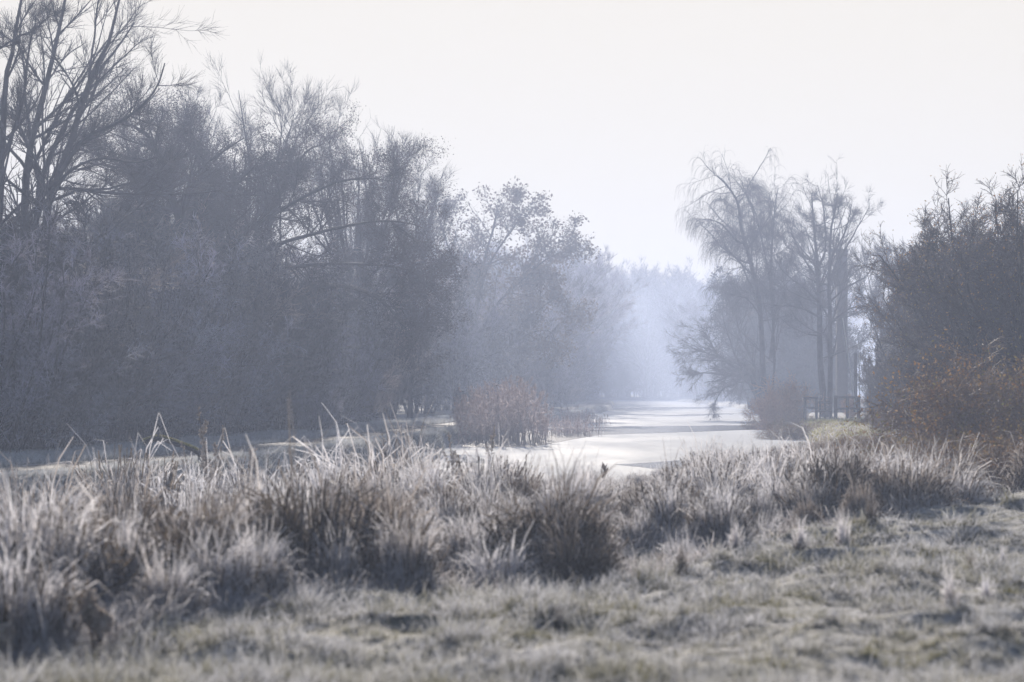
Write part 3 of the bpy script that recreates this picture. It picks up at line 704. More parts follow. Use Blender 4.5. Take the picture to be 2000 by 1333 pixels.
# arching brambles in front
BP = []
for k in range(3):
    BP.append(dict(o=shrub('bramble_bush', '', 'bramble', (0, 0, 0), 1.6, 1.5, 46, ('bramble', 'bramble'), upf=-.12, dens=(10, 6, 3), rm=.0035, leaf=dict(n=9000, size=.022, spread=.07, mat='leaf_br'), spread=1.2), H=1.45, used=False))
for px, D, top, lab, wf in [(1945, 50, 700, 'tall brown bramble mound at the right edge below the thorn bushes', 1.0), (1985, 46, 730, 'rusty bramble mound cut by the right edge', 1.0), (1885, 56, 780, 'bramble mound with green leaves below the thicket', 1.1),
                        (1960, 40, 850, 'frosted bramble clump in front of the rusty mound', 1.2), (1890, 39, 870, 'frosted bramble clump above the lawn at the right', 1.3), (1800, 44, 860, 'frosted bramble clump left of the green bank plants', 1.4),
                        (1720, 47, 865, 'low pale bramble clump in the middle of the right bank', 1.6), (1640, 52, 862, 'low frosted bramble clump near the water on the right', 1.6), (1560, 60, 868, 'brown bramble clump at the water edge right of the ice', 1.5),
                        (1600, 104, 822, 'twiggy bramble in front of the timber fence', 1.1), (1560, 96, 826, 'brown bramble by the water left of the gate', 1.5), (1725, 88, 803, 'bramble at the foot of the thorn bushes right of the gate', 1.0), (2030, 37, 840, 'bramble clump beyond the right edge above the lawn', 1.2),
                        (1690, 62, 845, 'bramble clump behind the pale bank, below the green verge', 1.5), (1500, 120, 818, 'dark low bramble overhanging the ice below the willow', 1.0), (1553, 128, 800, 'hazy bramble by the water left of the fence', 1.3)]:
    put(BP, px, D, top, lab, 'brambles on the right bank', wf)
RP = [dict(o=shrub('rust_shrub', '', 'shrub', (0, 0, 0), 1.6, .9, 26, ('rust', 'rust'), dens=(8, 5, 3), rm=.006), H=1.5, used=False)]
for px, D, top, lab in [(1532, 124, 750, 'tall rust-coloured shrub left of the fence by the water'), (1515, 118, 775, 'small rust-coloured shrub at the water edge'), (1662, 140, 775, 'rust-coloured shrub seen through the rail fence')]:
    put(RP, px, D, top, lab, 'rust-coloured shrubs by the fence', .8)

# bird nest in the bare tree
nb = P(1798, 490, 140); nm = Mesh()
a = R.uniform(0, 6.28, 160); rr = R.uniform(.1, .26, 160)
st = np.stack([np.cos(a) * rr, np.sin(a) * rr, R.uniform(-.18, .18, 160)], 1)
dd = np.stack([-np.sin(a), np.cos(a), R.normal(0, .25, 160)], 1)
nm.tubes(grow(st, dd, np.full(160, .4), 4, .25, 0), np.full((160, 5), .012), 3)
o = nm.build('bird_nest', M['bark']); o.location = tuple(nb); tag(o, 'dark round bird nest of twigs high in a bare tree', 'nest')

# ------------------------------------------------------------------ grasses
def tussock_mesh(n, h, r, arch, w=0.007, K=6, lean=(0, 0)):
    "blades gathered in locks that arch over together, plus loose blades and a few flattened ones"
    nl = max(8, n // 34); per = n // nl
    a = R.uniform(0, 2 * np.pi, nl); out = R.uniform(.05, 1.15, nl) ** .8 * r / h
    ld = np.stack([np.cos(a) * out + lean[0], np.sin(a) * out + lean[1], np.ones(nl)], 1)
    ls = np.stack([np.cos(a) * r * .25, np.sin(a) * r * .25, np.zeros(nl)], 1) * R.uniform(.2, 1, (nl, 1))
    la = arch * R.uniform(.9, 2.9, nl); ll = h * R.uniform(.65, 1.12, nl); sp = R.uniform(.05, .20, nl); lb = R.random(nl)
    i = np.repeat(np.arange(nl), per); n = len(i)
    loose = R.random(n) < .3
    d = norm(norm(ld)[i] + R.normal(0, 1, (n, 3)) * np.where(loose, .30, sp[i])[:, None]); d[:, 2] = np.abs(d[:, 2])
    p = ls[i] + R.normal(0, .02, (n, 3)); p[:, 2] = -.04
    am = (la[i] * R.uniform(.8, 1.2, n))[:, None]; L = ll[i] * R.uniform(.5, 1.05, n) * np.where(loose, .68, 1.0)
    pl = [p]; dd = d
    for c in [.03, .12, .3, .45, .6][:K - 1]:
        dd = norm(dd + R.normal(0, .10, (n, 3)) - np.array([0, 0, 1.]) * am * c); p = p + dd * (L / (K - 1))[:, None]
        p[:, 2] = np.maximum(p[:, 2], .0); pl.append(p)
    pts = np.stack(pl, 1)
    wid = w * R.uniform(.6, 1.4, (n, 1)) * np.array([.6, .8, 1, 1.1, 1.1, .5])[None, :K]
    side = norm(np.cross(norm(d), R.normal(size=(n, 3))))
    V, Q, t, rn = ribbons(pts, wid, side)
    rn = np.clip(.6 * rn + .4 * np.repeat(lb[i], K * 2), 0, 1)
    # dead thatch at the heart of the tussock
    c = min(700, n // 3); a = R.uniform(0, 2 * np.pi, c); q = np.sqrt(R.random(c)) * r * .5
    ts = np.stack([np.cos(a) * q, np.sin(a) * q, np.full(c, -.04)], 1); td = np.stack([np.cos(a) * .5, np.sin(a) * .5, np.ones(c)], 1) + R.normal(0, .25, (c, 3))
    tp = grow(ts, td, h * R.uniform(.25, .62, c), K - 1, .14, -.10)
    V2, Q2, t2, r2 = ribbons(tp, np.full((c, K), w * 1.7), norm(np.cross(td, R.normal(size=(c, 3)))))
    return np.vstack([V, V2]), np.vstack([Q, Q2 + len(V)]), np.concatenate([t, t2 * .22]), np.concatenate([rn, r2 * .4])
def tussock_proto(name, n, h, r, arch, mat, w=.007, lean=(0, 0)):
    V, Q, t, rn = tussock_mesh(n, h, r, arch, w, 6, lean)
    m = Mesh(); m.add(V, Q=Q, t=t, rnd=rn)
    o = m.build(name, M[mat]); return dict(o=o, H=float(np.percentile(V[:, 2], 96.5)), used=False)
TU = [tussock_proto('grass_tussock', 2300, .75, .60, a, m, .0060, l) for a, m, l in ((1.0, 'tus', (.15, 0)), (1.25, 'tus', (-.1, 0)), (.8, 'tus', (.1, 0)), (1.1, 'tus', (0.25, 0)), (1.1, 'tus_tan', (0.1, 0)), (1.2, 'tus', (.2, 0)))]
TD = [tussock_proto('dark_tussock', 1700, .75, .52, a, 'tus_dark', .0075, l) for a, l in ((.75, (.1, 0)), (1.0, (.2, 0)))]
TS = [tussock_proto('grass_tuft', 260, .35, .2, a, m, .006) for a, m in ((.25, 'tus'), (.4, 'tus_dark'), (.3, 'tus'))]
def put_t(protos, x, y, h, label, group, wf=1.0):
    fresh = [p for p in protos if not p['used']]; pr = fresh[0] if fresh else protos[R.integers(0, len(protos))]
    if pr['used']: o = pr['o'].copy(); COL.objects.link(o)
    else: o = pr['o']; pr['used'] = True
    s = h / pr['H']; wf = wf * min(1.0, (pr['H'] / .75) * 1.25)
    o.location = (x, y, gz(x, y) - .02); o.scale = (s * wf, s * wf, s); o.rotation_euler = (0, 0, R.uniform(0, 6.28) if R.random() < .5 else R.uniform(-.6, .6))
    tag(o, label, 'tuft' if protos is TS else 'tussock', group); return o
def base_D(py, z=.2): return (CH - z) * F / (py - HZ)
placed = []
hero = [ # px, base row, top row, width factor, dark?, label
 (60, 1235, 1020, 1.2, 0, 'big drooping frosted tussock in the lower left corner of the bank'),
 (215, 1215, 1040, 1.2, 0, 'frosted tussock behind the reddish dead weed at the lower left'),
 (385, 1190, 1020, 1.15, 1, 'dark-hearted tussock left of the centre of the front row'),
 (330, 1245, 1120, 1.1, 0, 'low frosted tussock drooping over the lawn edge at the left'),
 (600, 1160, 985, 1.2, 1, 'dark tussock with pale crest, above the point where the lawn begins to rise'),
 (500, 1150, 1000, 1.1, 0, 'bright frosted tussock left of the dark one with the pale crest'),
 (740, 1135, 1000, 1.2, 0, 'soft pale tussock between the two dark-based tussocks of the front row'),
 (915, 1130, 1040, 1.4, 0, 'low tussock of arching blades in the middle of the front row'),
 (1075, 1130, 985, 1.3, 1, 'large fanning tussock in the middle of the picture, above the lawn edge'),
 (1130, 1040, 930, 1.3, 0, 'round frosted tussock below the near end of the ice'),
 (1300, 1045, 935, 1.3, 1, 'darkest tussock, with a hollow black base, right of the middle'),
 (1400, 1040, 955, 1.2, 0, 'frosted tussock just right of the darkest one'),
 (1545, 1015, 915, 1.3, 1, 'dark upright tussock on the right bank'),
 (1660, 1000, 915, 1.4, 0, 'round frosted tussock between the dark upright one and the brambles'),
 (1240, 1080, 1020, 1.2, 0, 'low frosted tussock in front of the darkest one'),
 (810, 965, 880, 1.4, 1, 'domed tussock shaded on its right side, in front of the near ice'),
 (700, 985, 890, 1.3, 0, 'pale tussock left of the domed one, in front of the towpath bank'),
 (260, 975, 868, 1.3, 0, 'arching tussock at the upper left, its tips against the dark hedge'),
 (370, 1020, 905, 1.0, 0, 'upright fan of stiff frosted blades at the left'),
 (480, 960, 885, 1.4, 0, 'frosted tussock below the tall weed stalks'),
 (60, 1010, 905, 1.3, 0, 'spiky frosted tussock at the left edge, second row'),
 (1385, 945, 880, 1.4, 0, 'feathery tussock standing against the ice at the right'),
 (950, 1010, 915, 1.4, 0, 'pale feathery tussock in front of the ice, left of the dark leaf spike'),
 (1480, 950, 890, 1.4, 0, 'frosted tussock at the right bank edge next to the ice'),
 (620, 1040, 920, 1.3, 0, 'frosted tussock in the second row left of the centre'),
 (170, 1090, 960, 1.3, 0, 'frosted tussock in the second row at the left'),
 (850, 1060, 950, 1.4, 0, 'frosted tussock in the second row behind the arching blades'),
]
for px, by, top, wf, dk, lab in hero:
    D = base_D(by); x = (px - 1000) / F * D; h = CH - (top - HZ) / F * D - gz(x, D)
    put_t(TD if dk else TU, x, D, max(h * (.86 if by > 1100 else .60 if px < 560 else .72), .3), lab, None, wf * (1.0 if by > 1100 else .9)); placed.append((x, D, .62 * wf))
def top_row(px):   # skyline of the tussock bank in the photograph
    return np.interp(px, [-100, 0, 120, 230, 330, 470, 600, 700, 850, 950, 1100, 1200, 1300, 1400, 1550, 1650, 1800, 2100], [970, 950, 930, 905, 900, 895, 888, 880, 888, 900, 920, 940, 930, 885, 880, 870, 875, 880])
zones = [(-9e9, 350, 'frosted tussock crowded into the left end of the bank', 'tussocks at the left end of the bank'), (350, 700, 'frosted tussock in the crowd below the weed stalks and towpath', 'tussocks left of the centre of the bank'),
         (700, 1100, 'frosted tussock in the crowd in front of the reed clump', 'tussocks in the middle of the bank'), (1100, 1500, 'frosted tussock in the crowd below the near ice', 'tussocks right of the middle of the bank'), (1500, 9e9, 'frosted tussock among the brambles of the right bank', 'tussocks on the right bank')]
tries = 0; cnt = 0
while cnt < 170 and tries < 9000:
    tries += 1
    y = R.uniform(14, 62); x = R.uniform(-.24, .24) * y
    if y < lawn_edge(x) + .35 or x < Rb(y) + .1: continue
    if 1000 + x / y * F > 1620 and y > 37: continue
    if any((x - a) ** 2 + (y - b) ** 2 < (c * .75 + .18) ** 2 for a, b, c in placed): continue
    px = 1000 + x / y * F; h = R.uniform(.5, .95) if y > 30 else R.uniform(.24, .50); zt = CH - (top_row(px) - HZ) / F * y - gz(x, y)
    h = min(h, zt * R.uniform(.5, .72))
    if h < .18: h = .18
    z = [q for q in zones if q[0] <= px < q[1]][0]
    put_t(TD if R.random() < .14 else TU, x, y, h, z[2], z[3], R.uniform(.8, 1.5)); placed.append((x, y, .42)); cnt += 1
for px, by, h, lab in [(1650, 1085, .30, 'upright frosted tuft standing alone at the lawn edge on the right'), (1895, 1125, .17, 'small dark tuft on the lawn near the right edge'), (1860, 1230, .22, 'leaning dark tuft low on the right of the lawn'),
                   (1700, 1060, .24, 'pale tuft beside the lone upright tuft at the lawn edge'), (1560, 1090, .22, 'low tuft left of the lone upright tuft'), (1960, 1105, .14, 'tiny pale tuft at the right edge of the lawn'), (1930, 1180, .2, 'thin dark tuft low at the right edge'),
                   (1090, 1225, .12, 'brownish tuft in the middle of the lawn'), (1440, 1090, .25, 'frosted tuft in the dip right of centre'), (1330, 1120, .22, 'frosted tuft at the front of the dip right of centre'), (700, 1205, .12, 'brown tuft near the lawn crest left of centre'), (1210, 1110, .2, 'frosted tuft above the lawn crest, right of the large fan')]:
    D = base_D(by, .32); x = (px - 1000) / F * D
    put_t(TS, x, D, h, lab, None, 1.0)

def blades_field(name, label, mat, pts, h, w, arch=.5, K=4, lean=(.1, 0)):
    n = len(pts); st = np.column_stack([pts, ground(pts[:, 0], pts[:, 1]) - .01])
    d = np.column_stack([R.normal(lean[0], .45, n), R.normal(lean[1], .45, n), np.ones(n)])
    L = h * R.uniform(.45, 1.3, n)
    q = grow(st, d, L, K - 1, .12, [-.1 * arch, -.3 * arch, -.5 * arch, -.5 * arch][:K - 1])
    V, Q, t, r = ribbons(q, w[:, None] * np.array([.9, 1, .7, .2])[None, :K] * R.uniform(.6, 1.4, (n, 1)), norm(np.cross(norm(d), R.normal(size=(n, 3)))))
    m = Mesh(); m.add(V, Q=Q, t=t, rnd=r)
    tag(m.build(name, M[mat]), label, kind='stuff')
# short frosted turf of the foreground
nc = 15000
cy = 9.5 + (36 - 9.5) * R.random(nc) ** 1.25; cx = R.uniform(-1, 1, nc) * (cy * .235 + .4)
k = (cy < lawn_edge(cx) + .8 + .6 * vnoise(cx, cy, .8)) & (cx > Rb(cy) + .3); cx, cy = cx[k], cy[k]; nc = len(cx)
ch = (.030 + .10 * R.random(nc) ** 3) * (1 + 1.3 * np.clip(vnoise(cx, cy, .45, 9) + vnoise(cx, cy, 1.6, 4), -.4, 1))
i = np.repeat(np.arange(nc), 30); r_ = np.abs(R.normal(0, .035, len(i))) * (1 + 6 * ch[i]); a_ = R.uniform(0, 6.28, len(i))
x = cx[i] + np.cos(a_) * r_; y = cy[i] + np.sin(a_) * r_
blades_field('short_grass', 'short frosted grass of the lawn in the foreground', 'lawn', np.column_stack([x, y]), ch[i] * 1.25, np.full(len(x), .0055) * (y / 18) ** .5, arch=.8)
# long rough grass between tussocks, down to the water
n = 330000
y = 14 + (100 - 14) * R.random(n) ** 1.5; x = R.uniform(-1, 1, n) * (y * .235 + .4)
k = (y > lawn_edge(x) - .1) & (x > Rb(y) + .05) & (y < 100); x, y = x[k], y[k]
blades_field('rough_grass', 'long rough frosted grass between the tussocks and along the right bank', 'tus', np.column_stack([x, y]), .30 * (1 + .9 * vnoise(x, y, 1.1, 7)), 0.0058 * (y / 22) ** .7, arch=1.7)
# green bank plants by the brambles at the right
n = 90000
y = 36 + 84 * R.random(n) ** 1.2; x = R.uniform(0, 1, n) * 9 + np.interp(y, [36, 50, 120], [5.0, 7.2, 14.0])
k = (vnoise(x, y, 3.0, 2) > -.12) & (x < y * .2 + 1); x, y = x[k], y[k]
blades_field('green_verge', 'greenish yellow bank plants among the brambles on the right', 'mossy', np.column_stack([x, y]), .22 * (1 + .9 * vnoise(x, y, 1.6, 7)), .014 * (y / 60) ** .5, arch=.9)
# towpath verges
n = 240000
y = 26 + (190 - 26) * R.random(n) ** 1.6; s = R.random(n)
off = np.where(R.random(n) < .35, R.uniform(-.25, .9, n), R.uniform(2.8, 5.5, n)); x = Lb(y) - off
blades_field('verge_grass', 'short frosted grass either side of the towpath', 'verge', np.column_stack([x, y]), np.full(n, .13) * (1 + vnoise(x, y, 1.5, 3)), .011 * (y / 60) ** .6, arch=.7)

# ------------------------------------------------------------------ reeds
def reeds(label, px0, px1, D0, D1, n, top, nplume, seed_top=None):
    mid = P((px0 + px1) / 2, 800, (D0 + D1) / 2); loc = np.array([mid[0], mid[1], 0.0])
    root = empty('reed_clump', loc); tag(root, label, 'reeds')
    D = R.uniform(D0, D1, n); px = np.clip(R.normal((px0 + px1) / 2, (px1 - px0) * .27, n), px0, px1) + R.normal(0, 7, n); x = (px - 1000) / F * D
    st = np.column_stack([x, D, np.maximum(ground(x, D), 0) - .05]) - loc
    H = np.interp(px, top[0], [CH - (v - HZ) / F * (D0 + D1) / 2 for v in top[1]]) * np.clip(R.normal(.82, .18, n), .3, 1.12)
    d = np.column_stack([R.normal(.02, .13, n), R.normal(0, .13, n), np.ones(n)])
    q = grow(st, d, H, 7, .035, [0, 0, 0, -.01, -.03, -.06, -.1])
    m = Mesh(); V, Q, t, r = tube_arrays(q, np.full((n, 8), .0075) * np.linspace(1.1, .6, 8), 3); m.add(V, Q=Q, t=t, rnd=r)
    lv, lr = spawn(q, np.full((n, 8), .01), 4, .25, .95, 32, 10, .28, 1, 4, .08, -.22)
    V, Q, t, r = ribbons(lv, np.full((len(lv), 5), .022) * np.array([1, 1, .8, .5, .15]), norm(np.cross(lv[:, 1] - lv[:, 0], R.normal(size=(len(lv), 3))))); m.add(V, Q=Q, t=t, rnd=r)
    if nplume >= 50: m.build('stems', M['reed'], root)
    k = R.choice(n, nplume, replace=False); tip = q[k, -1]; dirs = q[k, -1] - q[k, -2]
    s, _ = spawn(np.stack([tip - norm(dirs) * .18, tip, tip + norm(dirs) * .12], 1), np.full((nplume, 3), .01), 22, 0, 1, 28, 12, .5, 1, 3, .1, -.25, lmin=.10)
    if nplume >= 50: pm = Mesh(); pm.tubes(s, np.full((len(s), 4), .006), 3); pm.build('seed_heads', M['plume'], root)
    else: m.tubes(s, np.full((len(s), 4), .006), 3); m.build('stems', M['reed'], root)
reeds('tall dense clump of dry frosted reeds standing in the canal by the towpath', 893, 1062, 84, 96, 640, ([893, 905, 930, 960, 1000, 1030, 1050, 1062], [825, 800, 775, 765, 750, 752, 775, 800]), 330)
reeds('thin low reeds trailing right from the tall clump across the shadow band on the ice', 1060, 1168, 100, 112, 260, ([1060, 1100, 1168], [806, 815, 818]), 20)
reeds('small dark reed fringe beyond the trailing reeds at the left bank', 1085, 1185, 138, 150, 260, ([1085, 1140, 1185], [790, 800, 812]), 12)

# ------------------------------------------------------------------ dead weeds in the tussocks
def weed(label, px, base_row, top, D=None, n=5, spread=.18, gz0=.2):
    D = D or base_D(base_row, gz0); x = (px - 1000) / F * D; z = gz(x, D); H = CH - (top - HZ) / F * D - z
    root = empty('dead_weed', (x, D, z - .02)); tag(root, label, 'weed')
    st = np.zeros((n, 3)); st[:, :2] = R.normal(0, .03, (n, 2))
    d = np.column_stack([R.normal(0, spread, n), R.normal(0, spread, n), np.ones(n)])
    hh = H * np.concatenate([[1.0], R.uniform(.6, .95, n - 1)]); d[0, :2] *= .2
    q = grow(st, d, hh, 8, .03, .01); r = np.linspace(.009, .004, 9)[None].repeat(n, 0)
    sm_ = Mesh().tubes(q, r, 5); b, br = spawn(q, r, 3, .45, .85, 30, 8, .3, .7, 4, .06, .1); sm_.tubes(b, br, 4)
    sm_.build('stem', M['weed'], root)
    for pl in list(q[:, 5:]) + list(b[:, 1:]):
        s, _ = spawn(pl[None], np.full((1, len(pl)), .01), 36, .0, 1, 55, 15, .0, 1, 2, .2, .1, lmin=.045)
        Mesh().tubes(s, np.full((len(s), 3), .0095), 3).build('seed_head', M['seed'], root)
for a in [('tallest dead weed stalk with knobbly seed heads against the dark hedge', 398, 960, 792, 36, 2), ('bushy dead weed with frosted seed spikes right of the tallest stalk', 432, 960, 828, 35, 5),
          ('reddish frosted dead weed in front of the lower left tussocks', 190, 1300, 1150, None, 6), ('forked dead weed at the lower left between the corner weed and the reddish one', 105, 1300, 1225, None, 4),
          ('dead weed in the bottom left corner', 12, 1320, 1222, None, 4), ('pale dead weed with a tan seed head in front of the reed clump', 945, 940, 828, 42, 2),
          ('small pale dead weed in front of the towpath bank', 795, 960, 842, 40, 2), ('short dead weed left of the tan seed head', 885, 960, 845, 40, 2)]:
    weed(*a)
# dark curled leaf spike against the ice
def leaf_spike():
    D = 34.; x = (1180 - 1000) / F * D; root = empty('dock_plant', (x, D, gz(x, D))); tag(root, 'dark pointed dead leaf spike against the near ice', 'weed')
    H = CH - (905 - HZ) / F * D - gz(x, D)
    q = np.array([[[0, 0, 0], [0, 0, H * .5], [.0, 0, H * .98]]]); Mesh().tubes(resample(q[0], 8)[None], np.linspace(.012, .005, 8)[None], 6).build('stem', M['weed'], root)
    for k in range(7):
        a = k * 2.4; zz = H * (.55 + .05 * k); L = .22 - .015 * k
        p0 = np.array([0, 0, zz]); dr = np.array([math.cos(a) * .35, math.sin(a) * .35, 1.0])
        pts = grow(p0[None], dr[None], np.array([L]), 5, .03, [0, -.05, -.1, -.1, -.1])
        V, Q, t, r = ribbons(pts, np.array([[.02, .05, .06, .045, .025, .004]]), norm(np.cross(dr, [math.cos(a), math.sin(a), 0]))[None])
        Mesh().add(V, Q=Q, t=t, rnd=r).build('leaf', M['weed'], root)
leaf_spike()

# mossy fallen branch among the upper left tussocks
fb = P(290, 860, 42); root = empty('fallen_branch', fb); tag(root, 'mossy fallen branch lying above the tussocks at the left, catching the sun', 'branch')
q = resample([P(280, 866, 42) - fb, P(310, 858, 42) - fb, P(345, 868, 41.6) - fb, P(385, 884, 41.3) - fb, P(410, 905, 41) - fb], 14)
fm = Mesh().tubes(q[None], np.linspace(.05, .03, 14)[None], 7); s, sr = spawn(q[None], np.full((1, 14), .02), 7, .1, .9, 45, 10, .3, .8, 5, .1, .05); fm.tubes(s, sr, 4); fm.build('bough', M['bark'], root)
mm = Mesh(); s, _ = spawn(q[None] + [0, 0, .03], np.full((1, 14), .02), 700, 0, .75, 70, 25, 0, 1, 2, .2, .3, lmin=.05, bias=(0, 0, 1.5)); mm.tubes(s, np.full((len(s), 3), .006), 3); mm.build('moss', M['mossy'], root)

# ------------------------------------------------------------------ fence, gate, chimney, shed, poles
def fence():
    D = 118.0; k = D / F
    X = lambda px: (px - 1000) * k
    Z = lambda py: CH - (py - HZ) * k
    zg = gz(X(1600), D)
    def post(root, px, w=5.5, top=775, nm='post'):
        z1 = Z(top); m = Mesh().box((X(px) - root.location.x, 0, (z1 + zg) / 2 - .1 - root.location.z), (w * k, .14, z1 - zg + .2), taper=.96); m.build(nm, M['timber'], root)
    def rail(root, p0, p1, py, h=4.5):
        Mesh().box(((X(p0) + X(p1)) / 2 - root.location.x, -.09, Z(py) - root.location.z), ((p1 - p0) * k, .045, h * k)).build('rail', M['timber'], root)
    a = empty('timber_fence', (X(1583), D, zg)); tag(a, 'short length of timber fence left of the picket gate', 'fence')
    post(a, 1572, 5.5, 776); post(a, 1594.5, 5, 775); rail(a, 1569, 1598, 778); rail(a, 1569, 1598, 797, 4)
    b = empty('picket_gate', (X(1612), D + .02, zg)); tag(b, 'low picket gate with three pointed pales between dark posts', 'gate')
    for px in (1602, 1611.5, 1621.5):
        z1 = Z(777); xx = X(px) - b.location.x; wv = 3.6 * k
        m = Mesh(); m.box((xx, .03, (z1 + zg + .1) / 2 - zg), (wv, .025, z1 - zg - .1))
        V = [(xx - wv / 2, .0175, z1 - zg), (xx + wv / 2, .0175, z1 - zg), (xx, .0175, z1 - zg + .07), (xx - wv / 2, .0425, z1 - zg), (xx + wv / 2, .0425, z1 - zg), (xx, .0425, z1 - zg + .07)]
        m.add(V, T=[[0, 1, 2], [3, 5, 4]], Q=[[0, 2, 5, 3], [1, 4, 5, 2]]); m.build('pale', M['timber'], b)
    for py in (786.5, 803): Mesh().box((0, -.005, Z(py) - zg), (27 * k, .04, 4 * k)).build('rail', M['timber'], b)
    c = empty('timber_fence', (X(1655), D, zg)); tag(c, 'timber post and rail fence right of the picket gate', 'fence')
    post(c, 1632, 7, 773); post(c, 1655, 5.5, 776); post(c, 1677, 6, 775); rail(c, 1630, 1681, 776.5, 4.5); rail(c, 1634, 1679, 798.5, 4)
fence()
def chimney():
    D = 160.0; k = D / F; zg = .5; x = (1644 - 1000) * k; H = CH - (487 - HZ) * k - zg
    r = empty('chimney_stack', (x, D, zg)); tag(r, 'tall square brick chimney stack rising behind the twin-stemmed tree', 'chimney')
    w_ = 19 * k; Mesh().box((0, 0, H * .48), (w_ * 1.06, w_ * 1.06, H * .96), rz=.06, taper=.93).build('shaft', M['brick'], r)
    for z_, s_, h_ in ((.967, 1.03, .022), (.985, 1.10, .014), (.996, 1.03, .008)):
        Mesh().box((0, 0, H * z_), (w_ * s_, w_ * s_, H * h_), rz=.06).build('corbel_band', M['brick'], r)
chimney()
def shed():
    D = 235.0; k = D / F; zg = .45; x0, x1 = (1487 - 1000) * k, (1668 - 1000) * k
    r = empty('boat_shed', ((x0 + x1) / 2, D + 3, zg)); tag(r, 'long dark shed in the mist behind the fence and twin-stemmed tree', 'shed')
    L = x1 - x0; H = CH - (722 - HZ) * k - zg; m = Mesh()
    m.box((0, 0, H / 2), (L, 6, H))
    for i in range(int(L / .3)): m.box((-L / 2 + .15 + i * .3, -3.012, H / 2), (.035, .02, H))
    m.build('wall', M['shedwood'], r)
    z1 = H; z2 = H + .9
    V = [(-L / 2 - .3, -3.3, z1 - .05), (L / 2 + .3, -3.3, z1 - .05), (L / 2 + .3, 0, z2), (-L / 2 - .3, 0, z2), (-L / 2 - .3, 3.3, z1 - .05), (L / 2 + .3, 3.3, z1 - .05)]
    V2 = V + [(a, b, c - .12) for a, b, c in V]
    Mesh().add(V2, Q=[[0, 1, 2, 3], [3, 2, 5, 4], [6, 9, 8, 7], [9, 10, 11, 8], [0, 6, 7, 1], [4, 5, 11, 10]], T=[[0, 3, 9], [0, 9, 6], [3, 4, 10], [3, 10, 9], [1, 7, 8], [1, 8, 2], [2, 8, 11], [2, 11, 5]]).build('roof', M['slate'], r)
    for xx in (-L * .3, 0.1 * L): Mesh().box((xx, -3.04, H * .45), (1.2, .05, H * .75)).build('door', M['slate'], r)
shed()
def pole(label, p0, p1, D, r0, mat, name='pole'):
    a, b = P(*p0, D), P(*p1, D); m = Mesh().tubes(resample([a - a, (b - a) * .5, b - a], 6)[None], np.linspace(r0, r0 * .8, 6)[None], 8)
    o = m.build(name, M[mat], smooth=True); o.location = tuple(a); tag(o, label, 'pole')
pole('thin bright metal pole leaning left beside the cabin', (1672, 806), (1646, 622), 118, .035, 'metal')
pole('dark upright timber post behind the right end of the fence', (1671, 805), (1671, 690), 139, .11, 'timber', 'tall_post')
pole('slim upright pole right of the dark timber post', (1680, 808), (1677, 655), 128, .03, 'metal')
def cabin():
    D = 108.0; k = D / F; zg = gz((1730 - 1000) * k, D); r = empty('cabin', ((1752 - 1000) * k, D, zg), -.2); tag(r, 'pale metal cabin with a rounded roof, almost buried in the thorn thicket', 'cabin')
    w_ = 84 * k; H = CH - (690 - HZ) * k - zg; L = 3.4
    Mesh().box((0, L / 2, H / 2), (w_, L, H)).build('wall', M['panel'], r)
    n = 15; V = []; prof = []
    for i in range(n):
        a = math.pi * i / (n - 1); prof.append((-math.cos(a) * w_ / 2 * 1.04, H - .02 + (math.sin(a) ** .75) * (40 * k)))
    for y_ in (-.12, L + .12):
        for s_ in (1.0, .93):
            for px_, pz in prof: V.append((px_ * s_, y_, H - .02 + (pz - H + .02) * s_))
    Q = []
    for i in range(n - 1):
        Q += [[i, i + 1, 2 * n + i + 1, 2 * n + i], [n + i, 3 * n + i, 3 * n + i + 1, n + i + 1], [i, n + i, n + i + 1, i + 1], [2 * n + i, 2 * n + i + 1, 3 * n + i + 1, 3 * n + i]]
    Mesh().add(V, Q=Q).build('roof', M['roofmetal'], r, smooth=False)
    e = Mesh(); e.add([(p[0] * .92, .01, p[1] - .02) for p in prof] + [(0, .01, H)], T=[[i, i + 1, n] for i in range(n - 1)]); e.build('gable', M['panel'], r)
    Mesh().box((.15, -.02, H * .6), (.55, .04, .5)).build('window', M['glass'], r)
cabin()

# ------------------------------------------------------------------ people on the towpath
SK = {k: plain('cloth_' + k, c, .8, .15, 8) for k, c in dict(black=(.02, .022, .03), green=(.035, .05, .045), navy=(.03, .045, .12), blue=(.05, .12, .42), jeans=(.06, .08, .14), skin=(.45, .28, .22), lightblue=(.2, .32, .6), brown=(.08, .05, .035)).items()}
def skinned(name, nodes, edges, mat, parent, sub=1):
    me = bpy.data.meshes.new(name); me.from_pydata([n[0] for n in nodes], edges, []); o = bpy.data.objects.new(name, me); COL.objects.link(o)
    o.modifiers.new('s', 'SKIN'); s = o.modifiers.new('u', 'SUBSURF'); s.levels = s.render_levels = sub
    for i, n in enumerate(nodes): v = me.skin_vertices[0].data[i]; v.radius = n[1] if np.ndim(n[1]) else (n[1], n[1]); v.use_root = (i == 0)
    dg = bpy.context.evaluated_depsgraph_get(); dg.update(); nm_ = bpy.data.meshes.new_from_object(o.evaluated_get(dg))
    o.modifiers.clear(); o.data = nm_; nm_.materials.clear(); nm_.materials.append(mat)
    nm_.polygons.foreach_set('use_smooth', np.ones(len(nm_.polygons), bool)); o.parent = parent; return o
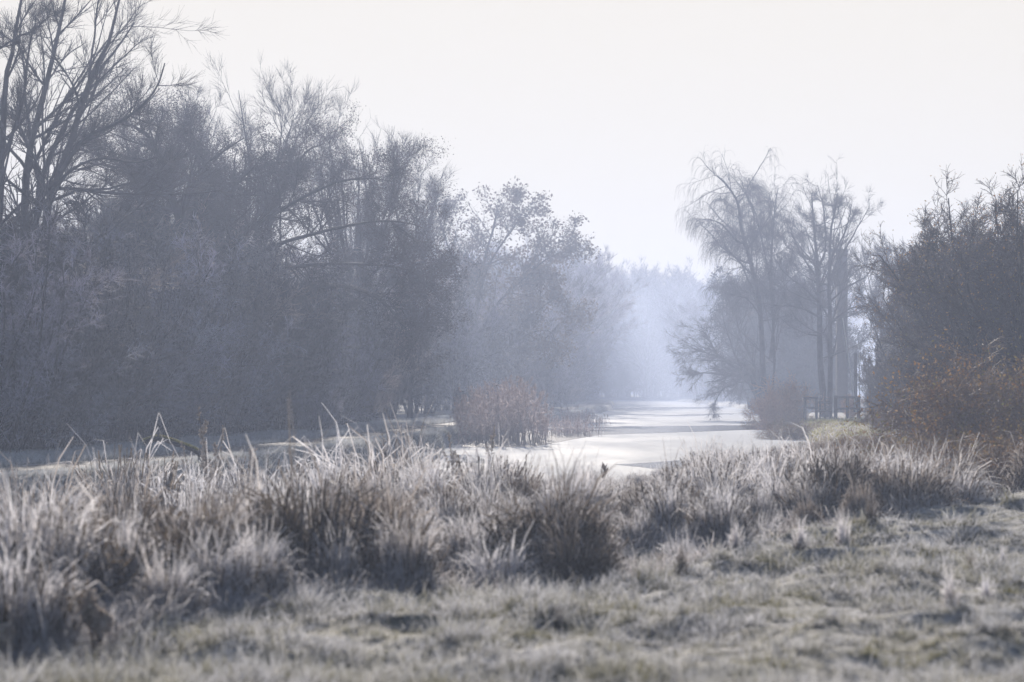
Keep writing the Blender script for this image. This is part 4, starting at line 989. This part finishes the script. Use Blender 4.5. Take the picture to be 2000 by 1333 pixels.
def person(px, D, label, coat, hat, legs, s=1.0, rz=0.0, stride=.12, bag=None):
    x = (px - 1000) / F * D; r = empty('person', (x, D, gz(x, D)), rz); tag(r, label, 'person', 'walkers on the towpath'); r.scale = (s, s, s)
    n = [((0, 0, .95), (.14, .10)), ((0, 0, 1.18), (.13, .10)), ((0, 0, 1.40), (.17, .10)), ((0, 0, 1.52), .055), ((0, -.015, 1.66), (.075, .095))]
    e = [(0, 1), (1, 2), (2, 3), (3, 4)]
    for sd in (-1, 1):
        b = len(n); st = stride * sd
        n += [((sd * .19, 0, 1.42), .055), ((sd * .25, st * .5, 1.15), .042), ((sd * .24, -st * .7 - .05, .93), .034), ((sd * .24, -st * .9 - .1, .84), (.042, .022))]; e += [(2, b), (b, b + 1), (b + 1, b + 2), (b + 2, b + 3)]
        for f in range(5):
            q = len(n); n.append(((sd * .24 + (f - 2) * .017, -st * .9 - .12 - (0.01 if f else .03), .76 + (.03 if f in (0, 4) else 0)), .009)); e.append((b + 3, q))
        b = len(n); n += [((sd * .09, 0, .88), .085), ((sd * .10, -st * .8, .48), .058), ((sd * .10, st * 1.1, .09), .04), ((sd * .10, st * 1.1 - .15, .04), (.045, .03))]; e += [(0, b), (b, b + 1), (b + 1, b + 2), (b + 2, b + 3)]
    skinned('body', n, e, SK['skin'], r, 1)
    cn = [((0, 0, .80), (.19, .15)), ((0, 0, 1.1), (.18, .14)), ((0, 0, 1.38), (.205, .135)), ((0, 0, 1.50), .085)]; ce = [(0, 1), (1, 2), (2, 3)]
    for sd in (-1, 1):
        b = len(cn); st = stride * sd; cn += [((sd * .20, 0, 1.42), .085), ((sd * .27, st * .5, 1.15), .068), ((sd * .25, -st * .7 - .05, .92), .055)]; ce += [(2, b), (b, b + 1), (b + 1, b + 2)]
    skinned('coat', cn, ce, SK[coat], r)
    for sd in (-1, 1):
        st = stride * sd; skinned('trouser_leg', [((sd * .09, 0, .90), .105), ((sd * .10, -st * .8, .48), .08), ((sd * .10, st * 1.1, .11), .062)], [(0, 1), (1, 2)], SK[legs], r)
        skinned('shoe', [((sd * .10, st * 1.1 + .06, .05), .05), ((sd * .10, st * 1.1 - .05, .05), .052), ((sd * .10, st * 1.1 - .17, .035), .04)], [(0, 1), (1, 2)], SK['black'], r)
    skinned('hat' if hat != 'brown' else 'hair', [((0, .015, 1.69), (.095, .105)), ((0, .01, 1.77), (.07, .08))], [(0, 1)], SK[hat], r, 2)
    m = Mesh()
    for sd in (-1, 1): m.box((sd * .032, -.105, 1.665), (.022, .012, .012))
    m.build('eyes', SK['black'], r)
    if bag: Mesh().box((0, .22, 1.22), (.34, .2, .48), taper=.85).build('backpack', SK[bag], r)
for a in [(897, 113, 'walker in a long black coat, leftmost of the group behind the reeds', 'black', 'black', 'black', 1.0, .3), (921, 116, 'walker in a dark green coat and dark hat, second from the left behind the reeds', 'green', 'green', 'jeans', 1.03, -.2),
          (937, 112, 'small child in blue between the adult walkers', 'blue', 'navy', 'jeans', .78, .1), (954, 117, 'walker in a navy coat and light blue hat behind the reeds', 'navy', 'lightblue', 'jeans', 1.02, .2), (971, 114, 'walker in a bright blue jacket, rightmost of the group behind the reeds', 'blue', 'brown', 'black', 1.0, -.3)]:
    person(*a)
